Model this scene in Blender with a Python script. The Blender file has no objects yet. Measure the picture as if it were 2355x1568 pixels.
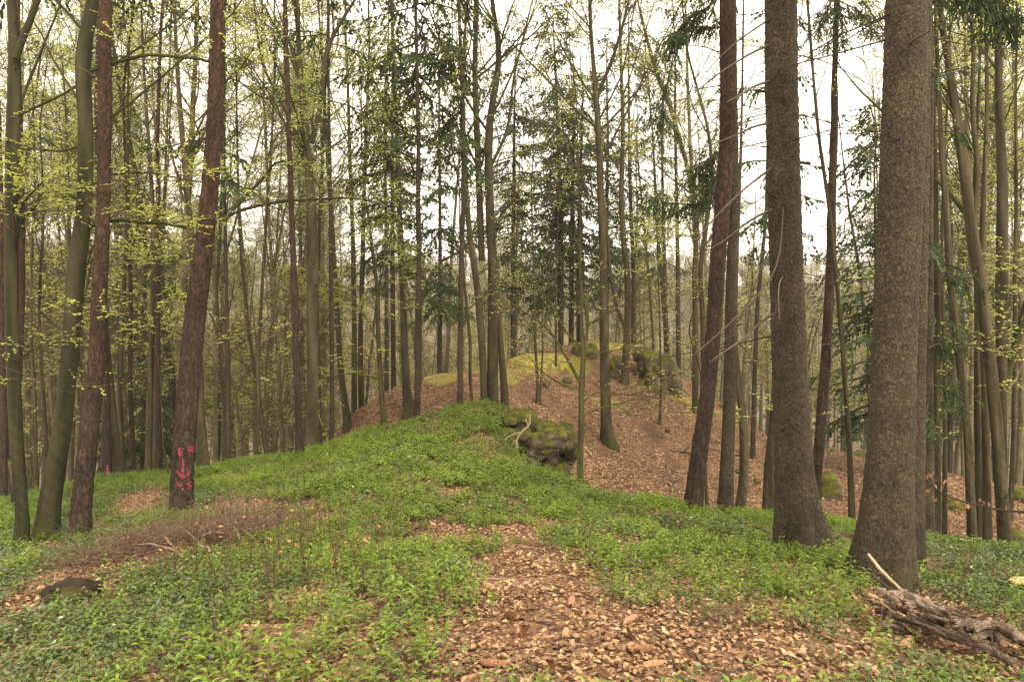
import bpy, math, random
import numpy as np
from mathutils import noise as mnoise

rng = np.random.default_rng(7)
random.seed(7)
scene = bpy.context.scene
COL = scene.collection

# ------------------------------------------------------------ camera
PITCH = math.radians(2.18)
CAM_H = 1.7
FOC = 1681.0          # focal length in pixels of a 2355 wide frame
cam_d = bpy.data.cameras.new("camera")
cam_d.sensor_width = 36.0
cam_d.lens = 36.0 * FOC / 2355.0
cam_d.clip_start = 0.05
cam_d.clip_end = 3000
cam = bpy.data.objects.new("camera", cam_d)
cam.location = (0, 0, CAM_H)
cam.rotation_euler = (math.radians(90) - PITCH, 0, 0)
COL.objects.link(cam)
scene.camera = cam

# ------------------------------------------------------------ world and sun
SUN_EL, SUN_AZ = math.radians(48), math.radians(150)   # azimuth clockwise from +Y
world = bpy.data.worlds.new("World")
scene.world = world
world.use_nodes = True
wn = world.node_tree.nodes; wl = world.node_tree.links
wn.clear()
w_out = wn.new('ShaderNodeOutputWorld')
w_bg = wn.new('ShaderNodeBackground')
w_sky = wn.new('ShaderNodeTexSky')
w_sky.sky_type = 'NISHITA'
w_sky.sun_disc = False
w_sky.sun_elevation = SUN_EL
w_sky.sun_rotation = SUN_AZ
w_tc = wn.new('ShaderNodeTexCoord')
w_noise = wn.new('ShaderNodeTexNoise')
w_noise.inputs['Scale'].default_value = 2.2
w_noise.inputs['Detail'].default_value = 6
w_ramp = wn.new('ShaderNodeMapRange')
w_ramp.inputs['From Min'].default_value = 0.3
w_ramp.inputs['From Max'].default_value = 0.6
w_ramp.inputs['To Min'].default_value = 0.8
w_ramp.inputs['To Max'].default_value = 0.97
w_mix = wn.new('ShaderNodeMixRGB')
w_mix.inputs['Color2'].default_value = (14.6, 13.1, 11.1, 1)
w_bg.inputs['Strength'].default_value = 0.112
wl.new(w_tc.outputs['Generated'], w_noise.inputs['Vector'])
wl.new(w_noise.outputs['Fac'], w_ramp.inputs['Value'])
wl.new(w_ramp.outputs['Result'], w_mix.inputs['Fac'])
wl.new(w_sky.outputs['Color'], w_mix.inputs['Color1'])
wl.new(w_mix.outputs['Color'], w_bg.inputs['Color'])
wl.new(w_bg.outputs['Background'], w_out.inputs['Surface'])

sun_d = bpy.data.lights.new("sun", 'SUN')
sun_d.energy = 2.7
sun_d.angle = math.radians(10)
sun_d.color = (1.0, 0.90, 0.74)
sun = bpy.data.objects.new("sun", sun_d)
sun.rotation_euler = (math.radians(90) - SUN_EL, 0, -SUN_AZ + math.pi)
# direction to the sun: (sin az, cos az) * cos el
from mathutils import Vector
sd = Vector((math.sin(SUN_AZ) * math.cos(SUN_EL), math.cos(SUN_AZ) * math.cos(SUN_EL), math.sin(SUN_EL)))
sun.rotation_euler = sd.to_track_quat('Z', 'Y').to_euler()
COL.objects.link(sun)

scene.view_settings.view_transform = 'Standard'
scene.view_settings.look = 'None'
scene.view_settings.gamma = 1.0
scene.view_settings.use_curve_mapping = False
scene.view_settings.exposure = 0.95
scene.render.engine = 'CYCLES'
cy = scene.cycles
cy.max_bounces = 5
cy.volume_bounces = 0
cy.diffuse_bounces = 3
cy.glossy_bounces = 1
cy.transmission_bounces = 2
cy.transparent_max_bounces = 4
cy.caustics_reflective = False
cy.caustics_refractive = False
cy.use_denoising = True
cy.use_adaptive_sampling = True
cy.adaptive_threshold = 0.02

# ------------------------------------------------------------ projection helpers
CP, SP = math.cos(PITCH), math.sin(PITCH)
def unproj(px, py, Y):
    """point seen at (px, py) of the 2355x1568 frame at distance Y"""
    x = (np.asarray(px, float) - 1177.5) / FOC
    y = (784.0 - np.asarray(py, float)) / FOC
    dy = CP + y * SP
    dz = -SP + y * CP
    t = Y / dy
    return np.stack([x * t, t * dy, CAM_H + t * dz], -1)
def proj(P):
    P = np.asarray(P, float)
    X, Y, Z = P[..., 0], P[..., 1], P[..., 2] - CAM_H
    d = Y * CP - Z * SP
    u = Y * SP + Z * CP
    d = np.where(d < 0.05, 0.05, d)
    return 1177.5 + FOC * X / d, 784 - FOC * u / d, d

# ------------------------------------------------------------ terrain control points (px, py, Y)
CTRL = [
 (0,1568,3.9),(600,1568,3.5),(1177,1568,3.35),(1800,1568,3.45),(2355,1568,3.8),
 (0,1400,5.6),(600,1400,4.9),(1200,1400,4.55),(1700,1400,4.75),(2355,1400,5.5),
 (0,1300,8.1),(500,1300,6.8),(1177,1300,6.1),(1600,1300,6.4),(2200,1300,7.6),(2355,1300,8.0),
 (800,1200,8.8),(1177,1200,8.6),(1500,1230,8.2),
 (60,1150,15),(250,1110,15.5),(450,1090,15),(600,1065,15),(740,1040,15),(200,1180,12.5),(600,1130,12),
 (1000,1100,10.2),(1177,1100,10.8),(1300,1130,10.9),(1245,1104,11.5),(1200,1066,12.0),(1150,1000,12.6),(1450,1165,9.8),(1560,1182,9.9),
 (1000,1000,12.9),(1170,932,13.8),(1070,945,14),(960,980,14.2),(870,1010,14.4),
 (830,1000,17.5),(760,1030,17),
 (1380,1120,16),(1450,1150,14.5),(1395,1030,19.5),(1516,975,22),(1540,1100,17),
 (1650,1100,18),(1620,930,26),(1760,1015,24),(1760,1150,16),(1440,883,25),
 (1250,825,27),(1000,870,25),(1100,850,26),(870,935,21.5),(930,900,23),(1350,800,29),(1450,795,31),(1560,870,31),
 (1240,930,20.5),(1335,1000,19),(1900,1035,22),(2000,1060,22),(1900,1150,16.5),
 (2120,1262,11.5),(2235,1264,11.5),(2355,1270,11.5),(2260,1200,14.5),(2200,1150,17),(2340,1130,18),
]
# world-space ones (X, Y, Z)
CTRLW = [
 (0,0,0),(-6,0,-.7),(6,0,-.6),(0,-6,.1),(-15,-5,-2.4),(15,-5,-2.4),(-14,6,-2.2),(12,6,-1.8),
 (0.75,13.3,-2.3),(2.2,12.6,-2.2),(3.6,11.9,-2.0),(1.5,14.6,-2.3),(0.1,15.0,-1.6),
 (0,16.6,-1.5),(-1.5,17.5,-1.5),(-9,20,-4.2),(-14,21,-4.6),(-5,21,-3.4),(-9,30,-7),(-18,28,-7.5),(-26,20,-6.5),(-22,12,-4.5),
 (1,36,-2),(1,46,-5.5),(-6,34,-4.5),(9,34,-3.6),(16,28,-5.0),(22,24,-5.0),(12,26,-4.2),(24,16,-4.5),(22,34,-7),(-30,38,-10),(30,38,-9),(-12,44,-9),(14,46,-8),
 (-32,5,-6),(32,5,-5),
]
BASES = []   # visible tree bases are added as control points too

TREES = []   # filled below
def T(kind, Y, pts, label, H=20, vis=True, c0=None, dens=1.0, leaf=0.5, group=None, boughs=(), forks=(), flare=0.0, cat=None, spread=1.0, mat=None):
    TREES.append(dict(kind=kind, Y=Y, pts=pts, label=label, H=H, vis=vis, c0=c0, dens=dens, leaf=leaf,
                      group=group, boughs=boughs, forks=forks, flare=flare, cat=cat, spread=spread, mat=mat))

# ---- left side, near
T('beech', 10.3, [(50,1262,34),(58,1242,27),(46,1127,26),(38,1028,29),(31,880,28),(27,719,28),(25,513,29),(28,360,28),(33,205,28),(36,128,24),(25,0,18)],
  "mossy beech forking near the top, left one of the pair joined at the roots", H=16, c0=5.5, dens=.7, leaf=.6, flare=.5, mat='shaded_beech',
  forks=[[(36,135,16),(55,80,15),(77,30,14),(90,-10,13)]],
  boughs=[[(31,600,10),(46,513,9),(92,472,7),(103,450,5)],[(28,560,7),(60,470,5),(120,420,3)],[(30,840,4),(90,800,3),(150,790,2)]])
T('beech', 10.4, [(105,1247,64),(109,1226,50),(115,1127,45),(132,1061,42),(145,978,39),(155,880,37),(165,780,37),(172,640,40),(178,585,40),(186,540,36),(195,462,32),(198,308,33),(195,200,31),(187,150,36),(192,92,32),(210,31,28),(216,0,27)],
  "thick leaning mossy beech with a kinked trunk, right one of the joined pair", H=15, c0=5.2, dens=.7, leaf=.6, flare=.5, mat='shaded_beech',
  boughs=[[(208,165,9),(225,148,9),(257,134,9),(329,117,8),(400,122,7),(462,128,7),(483,137,6)],
          [(185,535,10),(221,513,9),(257,506,9),(300,506,8),(334,516,8),(400,518,7),(447,529,6)],
          [(190,465,9),(160,447,8),(120,450,6),(60,440,4),(0,430,3)],
          [(195,440,8),(240,400,6),(330,390,4),(430,410,3),(500,420,2)],
          [(198,330,7),(150,350,5),(60,340,4),(-20,350,3)]])
T('pine', 10.2, [(183,1248,48),(180,1225,44),(191,1127,40),(201,1028,38),(213,929,36),(224,830,34),(228,667,31),(239,462,27),(240,257,25),(241,51,26),(244,0,25)],
  "reddish brown pine trunk just right of the leaning mossy beech", H=19, flare=.25)
T('pine', 10.5, [(417,1187,52),(416,1165,48),(418,1100,47),(425,1000,46),(437,850,45),(450,700,43),(465,616,40),(477,488,36),(490,359,34),(498,205,32),(500,103,31),(503,0,30)],
  "leaning dark pine with pink spray painted letters, an arrow and numbers", H=19, flare=.22)
T('beech', 15.0, [(469,1088,30),(468,1065,26),(460,954,19),(459,838,17),(452,700,15),(441,565,14),(426,385,13),(412,230,11),(404,90,8),(400,0,7)],
  "smooth pale beech standing close behind the pink marked pine", H=17, c0=5, dens=.9, leaf=.6, flare=.4,
  boughs=[[(445,545,8),(485,513,8),(534,485,8),(616,462,7),(719,452,6),(805,447,4),(900,470,2)],
          [(534,485,7),(575,442,7),(611,406,6),(650,385,5),(693,380,3)],
          [(611,406,5),(621,334,4),(657,277,3),(680,240,2)],
          [(430,400,8),(520,170,5),(560,140,4),(575,100,3)],
          [(425,360,6),(520,160,4),(600,230,3),(700,220,2)]])
T('beech', 16.5, [(518,1079,9),(515,954,9),(508,789,8),(496,690,8),(505,560,7),(512,400,6),(512,250,5)],
  "very thin dark stem, left one of two side by side beyond the marked pine", H=13, c0=6, dens=.35, leaf=.3)
T('spruce', 16.5, [(525,1079,11),(524,855,10),(521,690,9),(517,500,7),(515,350,6)],
  "thin dark stem, right one of two side by side beyond the marked pine", H=13, c0=6, dens=.25)
T('beech', 16, [(587,1066,11),(595,921,11),(592,822,10),(602,690,8),(612,500,7),(625,330,6),(632,150,5)],
  "slim grey beech on the green crest halfway between marked pine and thin pine", H=15, c0=6, dens=.6, leaf=.4)
T('beech', 17.5, [(615,1063,11),(600,954,10),(587,855,9),(567,723,8),(555,600,7),(548,450,6),(545,300,5)],
  "slim beech crossing behind a straighter one on the left green crest", H=14, c0=6, dens=.6, leaf=.4, vis=False)
T('pine', 14.6, [(690,1058,20),(688,1030,17),(686,921,15),(681,822,14),(677,690,13),(670,462,11),(662,231,10),(655,0,9)],
  "thin straight pine with reddish upper trunk at the edge of the left green slope", H=19, flare=.3)
T('beech', 16, [(718,1043,44),(718,1020,34),(718,954,29),(721,822,27),(719,706,28),(718,513,25),(708,359,18),(693,205,14),(685,51,12),(680,0,10)],
  "stout green beech trunk left of the brown slope with several slanting boughs above", H=20, c0=5, dens=1.1, leaf=.7, flare=.5,
  forks=[[(716,330,12),(740,240,11),(745,120,9),(790,40,7),(830,-20,5)],[(712,380,9),(660,260,7),(600,150,5),(590,60,4)]])
T('beech', 17.5, [(736,1036,13),(732,900,12),(729,700,10),(735,500,8),(745,300,7),(750,150,5)],
  "slender beech hidden half behind the stout green one", H=15, c0=6, dens=.6, leaf=.5, vis=False)
T('spruce', 16.5, [(763,1034,12),(763,1010,10),(764,855,9),(762,690,9),(760,500,8),(757,300,7),(755,150,5)],
  "thin dark spruce trunk at the left foot of the brown slope", H=15, c0=7, dens=.6)
T('beech', 22, [(800,981,24),(798,955,18),(787,888,15),(779,773,13),(772,674,13),(764,520,11),(752,350,9),(745,200,7),(735,50,5)],
  "grey beech leaning left at the top of the brown bank", H=19, c0=6, dens=1, leaf=.6, flare=.4)
T('beech', 23, [(815,964,15),(815,806,13),(814,674,12),(812,560,11),(806,400,9),(800,200,7)],
  "straight beech, left one of two close trunks on the brown bank", H=19, c0=7, dens=.9, leaf=.6)
T('beech', 23.5, [(832,958,15),(828,806,12),(833,641,12),(836,500,10),(842,300,8),(850,120,6)],
  "straight beech, right one of two close trunks on the brown bank", H=19, c0=7, dens=.9, leaf=.6)
T('mossy', 17.2, [(889,990,13),(881,955,14),(875,872,12),(870,773,11),(869,674,10),(863,625,9),(856,575,8),(850,520,7),(843,470,5),(838,430,4)],
  "small crooked mossy tree with two feet at the left of the green mound", H=9, c0=2.2, dens=1.3, leaf=1.6, spread=1.2,
  forks=[[(876,1001,9),(878,985,9),(882,955,10)]],
  boughs=[[(870,870,4),(820,858,4),(780,860,3),(750,885,2)],[(866,780,5),(830,710,4),(790,680,3),(745,670,2)],[(869,690,3),(900,640,3),(930,600,2)]])
T('spruce', 24, [(889,921,11),(889,800,10),(889,674,9),(888,560,8),(886,400,7)],
  "dark thin spruce trunk behind the crooked mossy tree", H=16, c0=6.5, dens=.9, vis=False)
T('beech', 20.5, [(944,958,40),(940,935,25),(934,888,19),(929,773,17),(926,641,15),(925,616,15),(917,462,13),(914,308,11),(905,150,9),(900,0,7)],
  "grey beech with splayed mossy roots left of the dark pine by the mound", H=20, c0=6, dens=1, leaf=.6, flare=.6)
T('spruce', 16.8, [(959,975,14),(960,900,12.5),(960,839,12),(962,674,12),(965,575,11),(960,480,10),(963,359,9),(958,103,7),(955,0,6)],
  "straight dark spruce trunk rising from behind the green mound", H=18, c0=6.5, dens=.8)
T('beech', 21.5, [(965,900,9),(966,780,9),(968,700,8),(985,640,8),(1010,600,7),(1060,580,5),(1080,560,4)],
  "thin beech bending right behind the straight dark spruce", H=10, c0=3.5, dens=.5, leaf=.3, vis=False)
T('spruce', 17, [(1058,950,15),(1058,930,14),(1059,806,13),(1059,707,11),(1061,600,11),(1066,462,10),(1066,257,9),(1058,103,8),(1055,0,6)],
  "dark straight spruce just left of the three stemmed beech", H=18, c0=6, dens=1)
T('mossy', 17.2, [(1087,945,9),(1086,930,8),(1081,855,8),(1082,789,8),(1074,717,7),(1067,641,6),(1062,575,5),(1058,520,4)],
  "thin mossy stem curving up left of the three stemmed beech", H=8, c0=2.6, dens=1, leaf=.5,
  boughs=[[(1074,715,4),(1095,695,3),(1125,670,3),(1155,645,2)]])
T('beech', 18.8, [(1133,940,28),(1133,900,26),(1133,773,24),(1135,641,23),(1132,575,21),(1127,513,21),(1122,359,18),(1127,257,16),(1138,216,16),(1150,128,13),(1140,51,11),(1130,0,9)],
  "three stemmed beech clump standing right behind the green mound", H=20, c0=6, dens=1.6, leaf=.6,
  forks=[[(1114,940,18),(1112,839,16),(1104,723,18),(1096,641,15),(1084,575,14),(1076,513,12),(1068,359,11),(1062,200,9),(1070,60,7),(1075,0,6)],
         [(1162,935,19),(1160,900,18),(1155,830,15),(1150,764,12),(1144,700,11),(1143,620,10)],
         [(1108,600,15),(1103,462,15),(1097,308,15),(1091,154,13),(1097,0,9)],
         [(1130,380,8),(1170,300,7),(1180,180,6),(1210,60,4)]])
T('beech', 20.6, [(1238,934,16),(1238,915,10),(1236,880,7.5),(1231,797,6.5),(1228,632,5),(1224,500,4)],
  "slender double stemmed young beech in the middle of the brown slope", H=9, c0=3.2, dens=.8, leaf=.4, flare=.5,
  forks=[[(1240,915,6),(1243,896,5),(1249,797,4),(1246,748,3),(1252,640,2)]])
T('beech', 25, [(1278,853,6),(1279,764,5),(1278,632,4),(1282,540,3)],
  "thin grey sapling standing on the yellow green moss of the brown hill", H=8, c0=3, dens=.6, leaf=.4)
T('mossy', 11.7, [(1335,1124,20),(1335,1100,15),(1335,1045,14),(1337,962,14),(1337,883,14),(1342,830,12),(1342,790,11),(1337,758,8),(1337,698,7),(1335,649,6),(1333,580,5),(1335,500,3.5),(1330,420,3)],
  "small bare mossy beech with spreading boughs beside the rock outcrop", H=8.0, c0=4.0, dens=.9, leaf=.07,
  boughs=[[(1337,885,8),(1297,811,6),(1264,758,5),(1224,728,4),(1175,698,3)],
          [(1340,800,6),(1307,774,4.5),(1277,715,4),(1257,675,3.5),(1211,632,3),(1170,590,2)],
          [(1344,790,6),(1353,758,5.5),(1355,718,5),(1343,685,4),(1335,640,3),(1345,560,2)],
          [(1328,895,3.5),(1290,883,3),(1247,854,2.5),(1215,820,2)],
          [(1343,923,3.5),(1366,901,3),(1422,906,2.5),(1488,910,2)],
          [(1343,956,4),(1373,939,3.2),(1439,923,2.5),(1560,895,1.6)],
          [(1350,750,4),(1400,720,3),(1470,680,2),(1530,640,1.5)],
          [(1342,830,3.5),(1380,810,2.5),(1440,800,2),(1500,770,1.5)]])
T('beech', 19.6, [(1400,1032,46),(1398,1012,30),(1394,979,25),(1391,863,23),(1389,731,20),(1388,632,18),(1384,513,17),(1379,359,15),(1372,231,13),(1361,103,9),(1356,0,8)],
  "tall smooth beech with spread mossy roots in the middle of the brown slope", H=20, c0=6.5, dens=1.2, leaf=.6, flare=.9,
  forks=[[(1373,225,9),(1410,133,8),(1435,51,7),(1450,-20,5)],[(1380,380,6),(1420,300,5),(1470,200,4)]])
T('beech', 25.3, [(1435,892,26),(1437,875,20),(1439,830,18),(1444,731,16),(1444,632,15),(1435,570,14),(1428,462,12),(1433,308,10),(1430,200,8),(1425,50,6)],
  "gnarled beech with mossy foot near the mossy boulders", H=19, c0=6, dens=1, leaf=.6, flare=.6,
  forks=[[(1440,760,9),(1416,705,8),(1404,632,8),(1398,560,7),(1390,480,5)]])
T('spruce', 33, [(1457,796,12),(1457,632,9),(1452,500,9),(1448,400,8)], "dark spruce trunk behind the gnarled beech on the hill top", H=17, c0=5, dens=.8, vis=False)
T('spruce', 32, [(1290,800,13),(1290,632,12),(1290,500,11),(1283,300,8),(1277,150,5),(1271,40,2)],
  "tall full spruce with drooping branches in the middle background", H=15.8, c0=2.0, dens=3.6, vis=False, spread=1.35)
T('spruce', 33, [(1314,806,12),(1314,632,11),(1316,500,10),(1318,350,8),(1320,200,5)], "dark spruce trunk close right of the tall full spruce", H=14, c0=5, dens=.9, vis=False)
T('spruce', 34, [(1331,800,12),(1330,632,11),(1333,480,9),(1338,300,7)], "brown spruce trunk, second to the right of the tall full spruce", H=15, c0=5, dens=.9, vis=False)
T('beech', 22, [(1516,980,9),(1517,965,7),(1521,889,5.5),(1517,742,4.5),(1514,632,3.5),(1512,560,3)],
  "thin sapling alone on the brown slope beside the dark path", H=7.5, c0=2.4, dens=.8, leaf=1.5, flare=.6, spread=1.3)
T('beech', 28, [(1503,898,7),(1502,779,6),(1492,632,6),(1480,500,5),(1465,350,4)],
  "slim grey stem standing against the mossy boulders", H=11, c0=3.5, dens=.7, leaf=.8, vis=False)
T('beech', 27.5, [(1562,918,12),(1560,779,11),(1559,632,10),(1556,450,8),(1552,250,6)],
  "straight grey beech just right of the mossy boulders", H=16, c0=5, dens=.8, leaf=.6, vis=False)
T('beech', 33, [(1535,815,11),(1529,632,9),(1524,450,7),(1522,300,5)], "beech trunk standing behind the mossy boulders", H=15, c0=5, dens=.8, leaf=.6, vis=False)
T('beech', 24.5, [(1599,926,15),(1599,742,13),(1597,632,12),(1603,513,11),(1582,385,10),(1540,240,10),(1510,169,9),(1490,100,7),(1470,20,5)],
  "beech whose upper trunk leans left above the mossy boulders", H=15, c0=5, dens=.9, leaf=.6, vis=False)
T('beech', 19.5, [(1617,960,10),(1617,852,11),(1617,724,12),(1608,632,11),(1625,513,11),(1640,400,9),(1630,300,7),(1580,120,5)],
  "curved beech just left of the leaning reddish pine", H=15, c0=5.5, dens=.8, leaf=.6, vis=False)
T('pine', 10.3, [(1591,1188,46),(1595,1165,39),(1602,1072,36),(1621,962,33),(1637,816,32),(1648,669,32),(1649,616,33),(1668,411,33),(1675,257,33),(1672,51,32),(1672,0,32)],
  "leaning reddish pine at the edge of the green slope, left of the two big spruces", H=18, flare=.25)
T('spruce', 11.0, [(1667,1198,40),(1668,1175,34),(1672,1072,30),(1678,926,28),(1681,742,27),(1682,632,25),(1686,565,23),(1688,400,21),(1686,200,18),(1685,0,15)],
  "slender grey spruce just behind the leaning reddish pine", H=17, c0=8, dens=.6, flare=.25)
T('beech', 11.8, [(1699,1183,26),(1704,1165,23),(1711,1109,22),(1712,999,20),(1707,944,18),(1696,871,15),(1690,780,12),(1693,640,10),(1700,450,8),(1705,300,6)],
  "short curved beech trunk with knots beside the slender grey spruce", H=11, c0=5, dens=.5, leaf=.5, flare=.3)
T('mossy', 11.6, [(1628,1182,10),(1626,1150,9),(1622,1080,7),(1617,1000,5),(1612,950,3.5)],
  "thin mossy stub leaning behind the reddish pine foot", H=4.2, c0=2.2, dens=.3, leaf=0, vis=False)
T('spruce', 20, [(1731,1058,13),(1731,1040,11),(1736,852,10),(1742,706,9),(1752,600,8),(1762,500,7),(1765,350,6)],
  "thin dark spruce on the brown slope right of the curved beech", H=14, c0=5.5, dens=.7)
T('beech', 12.4, [(1768,1196,36),(1768,1172,29),(1768,1072,24),(1777,999,20),(1785,900,17),(1795,700,14),(1800,500,12)],
  "leaning trunk almost hidden behind the left one of two big spruces", H=13, c0=7, dens=.5, leaf=.5, flare=.3)
T('spruce', 7.4, [(1848,1280,124),(1843,1258,111),(1838,1225,98),(1832,1166,89),(1824,1061,77),(1817,904,74),(1814,747,73),(1812,719,71),(1806,513,71),(1798,257,69),(1795,0,68)],
  "big scaly spruce with dead slanting branches on its left side", H=19, c0=9, dens=.8, flare=.85)
T('pine', 13.0, [(1872,1222,22),(1872,1180,20),(1877,1096,20),(1885,1016,22),(1899,834,20),(1907,673,19),(1911,620,19),(1913,462,17),(1918,308,14),(1921,103,10),(1923,0,9)],
  "slim brown pine rising between the two big spruces", H=17)
T('beech', 12.7, [(1961,1226,22),(1959,1205,16),(1954,1036,13),(1944,874,11),(1934,753,11),(1924,650,10),(1906,462,9),(1885,334,8),(1870,180,7),(1857,0,6)],
  "slim smooth beech leaning left between the two big spruces", H=14, c0=5.5, dens=.5, leaf=.5, flare=.3)
T('spruce', 6.15, [(2022,1352,149),(2029,1315,133),(2034,1275,120),(2038,1218,110),(2048,1061,101),(2054,904,94),(2058,747,93),(2070,513,92),(2081,257,94),(2086,0,89)],
  "biggest scaly spruce trunk, standing beside the heap of bark and logs", H=20, c0=9, dens=.8, flare=.6)
T('spruce', 7.6, [(2098,1335,52),(2099,1300,46),(2104,1100,40),(2106,955,38),(2110,747,37),(2113,632,36),(2118,257,36),(2122,0,34)],
  "dark spruce half hidden behind the biggest trunk", H=18, c0=9, dens=.6, flare=.3)
T('spruce', 11.3, [(2133,1262,34),(2133,1235,28),(2135,995,22),(2137,794,16),(2139,632,13),(2140,400,11),(2142,200,9)],
  "thinner dark spruce with green twigs right of the biggest trunk", H=15, c0=2.5, dens=.35, spread=.5)
T('beech', 12.8, [(2153,1270,20),(2155,1150,17),(2155,995,16),(2155,780,15),(2155,632,14),(2152,450,12),(2150,300,10),(2145,100,7)],
  "pale straight beech, first one right of the dark spruces", H=15, c0=6, dens=.6, leaf=.6, vis=False)
T('beech', 13.4, [(2172,1272,13),(2174,1036,11),(2171,753,9),(2165,632,8),(2168,450,7),(2175,300,5)],
  "thin pale beech, second one right of the dark spruces", H=13, c0=6, dens=.5, leaf=.6, vis=False)
T('beech', 12.0, [(2238,1275,26),(2237,1250,22),(2231,1116,19),(2225,995,18),(2211,854,18),(2191,693,17),(2185,632,16),(2176,500,15),(2166,350,12),(2156,150,10),(2151,0,8)],
  "left leaning smooth beech at the left of the right edge clump", H=14, c0=5, dens=.6, leaf=.6)
T('beech', 13.2, [(2252,1280,17),(2249,995,15),(2247,794,13),(2246,632,11),(2240,450,9),(2250,250,7)],
  "grey beech with a small white tag in the right edge clump", H=14, c0=6, dens=.6, leaf=.6, vis=False)
T('beech', 12.9, [(2271,1280,22),(2268,995,18),(2262,794,16),(2258,632,14),(2262,450,12),(2270,250,9)],
  "straight grey beech in the centre of the right edge clump", H=15, c0=6, dens=.6, leaf=.6, vis=False)
T('beech', 12.2, [(2314,1278,36),(2312,1250,29),(2302,1116,27),(2290,955,26),(2272,794,27),(2254,632,26),(2239,565,26),(2214,359,23),(2183,154,17),(2157,0,13)],
  "thickest left leaning beech of the right edge clump", H=15, c0=5, dens=.8, leaf=.7, flare=.3,
  forks=[[(2235,540,12),(2250,400,11),(2235,250,10),(2240,100,8),(2230,0,6)]])
T('beech', 14, [(2310,1240,14),(2304,955,20),(2304,794,24),(2304,632,26),(2304,565,25),(2306,411,22),(2296,205,16),(2296,0,12)],
  "stout upright beech behind the thick leaning one at the right edge", H=16, c0=6, dens=1, leaf=.7, vis=False,
  boughs=[[(2305,930,16),(2316,854,17),(2336,774,17),(2352,693,17),(2375,600,16)]])
T('beech', 14.6, [(2322,1240,13),(2324,1157,12),(2332,995,11),(2334,834,10),(2334,632,9),(2338,450,8),(2335,200,6)],
  "slim pale beech nearest the right edge of the clump", H=14, c0=6, dens=.7, leaf=.7, vis=False)
# ---- far left
T('pine', 15.5, [(7,1152,16),(8,978,16),(6,880,14),(4,700,13),(2,500,12)], "dark pine cut by the left edge of the view", H=15, vis=False)
T('pine', 13.5, [(32,1178,11),(36,1028,11),(43,880,11),(45,700,20),(46,500,18),(44,300,14)], "brown pine half hidden behind the leftmost mossy beech", H=15, vis=False)
T('pine', 16.3, [(244,1110,22),(246,978,17),(243,850,16),(236,700,14),(230,560,12)], "dark pine with a pink spot behind the reddish brown pine", H=16, vis=False)
T('beech', 16.6, [(270,1106,40),(268,1080,30),(261,995,23),(252,880,19),(243,797,18),(236,640,15),(240,480,12),(255,300,9)],
  "stout mossy footed beech behind the reddish brown pine", H=16, c0=5, dens=.9, leaf=.7, flare=.4)
T('beech', 17.5, [(280,1108,14),(277,978,13),(274,880,12),(279,787,12),(285,640,10),(295,480,8)], "slimmer beech right behind the mossy footed one", H=14, c0=5, dens=.8, leaf=.7, vis=False)
T('pine', 17.5, [(309,1104,10),(300,912,8),(299,797,8),(300,650,7)], "thin straight pine left of the pale double beech", H=14, vis=False)
T('beech', 16, [(341,1106,22),(341,1080,17),(345,945,16),(345,846,13),(351,747,14),(355,600,12),(350,450,10),(340,300,8),(330,150,6)],
  "pale double stemmed beech between reddish pine and marked pine", H=16, c0=5, dens=.9, leaf=.7, flare=.3,
  forks=[[(354,1104,11),(357,1000,11),(358,846,10),(362,747,9),(372,600,7),(378,450,6)]])
T('pine', 15.8, [(366,1099,14),(366,1080,12),(364,912,10),(363,747,9),(365,560,8)], "dark thin pine touching the pale double stemmed beech", H=14)
T('beech', 15, [(389,1102,4.5),(383,1060,4),(376,1028,4),(372,960,3)], "thin leaning stem just left of the marked pine", H=4.5, c0=1.5, dens=.6, leaf=2.5)
T('beech', 18, [(84,1130,10),(78,880,8),(71,780,7),(72,600,6),(80,450,5)], "thin tree seen between the mossy beech pair, left one", H=13, c0=4, dens=.8, leaf=.8, vis=False)
T('beech', 19, [(106,1130,10),(106,1028,9),(96,846,8),(88,700,7),(100,520,6)], "thin tree seen between the mossy beech pair, right one", H=13, c0=4, dens=.8, leaf=.8, vis=False)
T('beech', 20, [(186,1110,16),(188,945,14),(178,830,12),(172,700,11),(160,560,9)], "curved beech showing between mossy beech and reddish pine", H=14, c0=4, dens=.9, leaf=.8, vis=False)
# ---- dark needled spruces in the background
T('spruce', 26, [(330,1060,14),(330,800,10),(335,600,7),(340,480,3)], "dense dark green spruce far behind the pale double beech", H=12.5, c0=1.5, dens=2.4, vis=False, spread=1.25)
T('spruce', 29, [(905,890,12),(903,600,10),(902,300,7),(903,100,5)], "dark green spruce crown behind the grey beech with splayed roots", H=18, c0=6, dens=2.4, vis=False, spread=1.1)
T('spruce', 27, [(1010,880,12),(1012,700,10),(1012,500,8),(1010,300,6)], "dark spruce with low drooping sprays behind the straight dark trunk", H=14, c0=2.8, dens=1.8, vis=False)
T('spruce', 30, [(1180,850,12),(1180,600,11),(1182,400,8),(1183,250,5)], "shadowy spruce right behind the three stemmed beech", H=14, c0=2.5, dens=2.0, vis=False, spread=1.1)
T('spruce', 19, [(2020,1080,16),(2018,800,12),(2015,600,8),(2010,370,3)], "green spruce with layered branches showing left of the biggest trunk", H=9.6, c0=1.4, dens=2.6, vis=False, spread=1.35)
T('spruce', 24, [(2185,1050,12),(2186,800,10),(2188,600,8)], "dark spruce behind the beeches at the right", H=12, c0=2.5, dens=1.8, vis=False)
T('spruce', 33, [(1395,800,12),(1395,632,10),(1396,450,8),(1398,300,6)], "dark spruce behind the tall smooth beech", H=15, c0=3, dens=2.0, vis=False)
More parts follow.
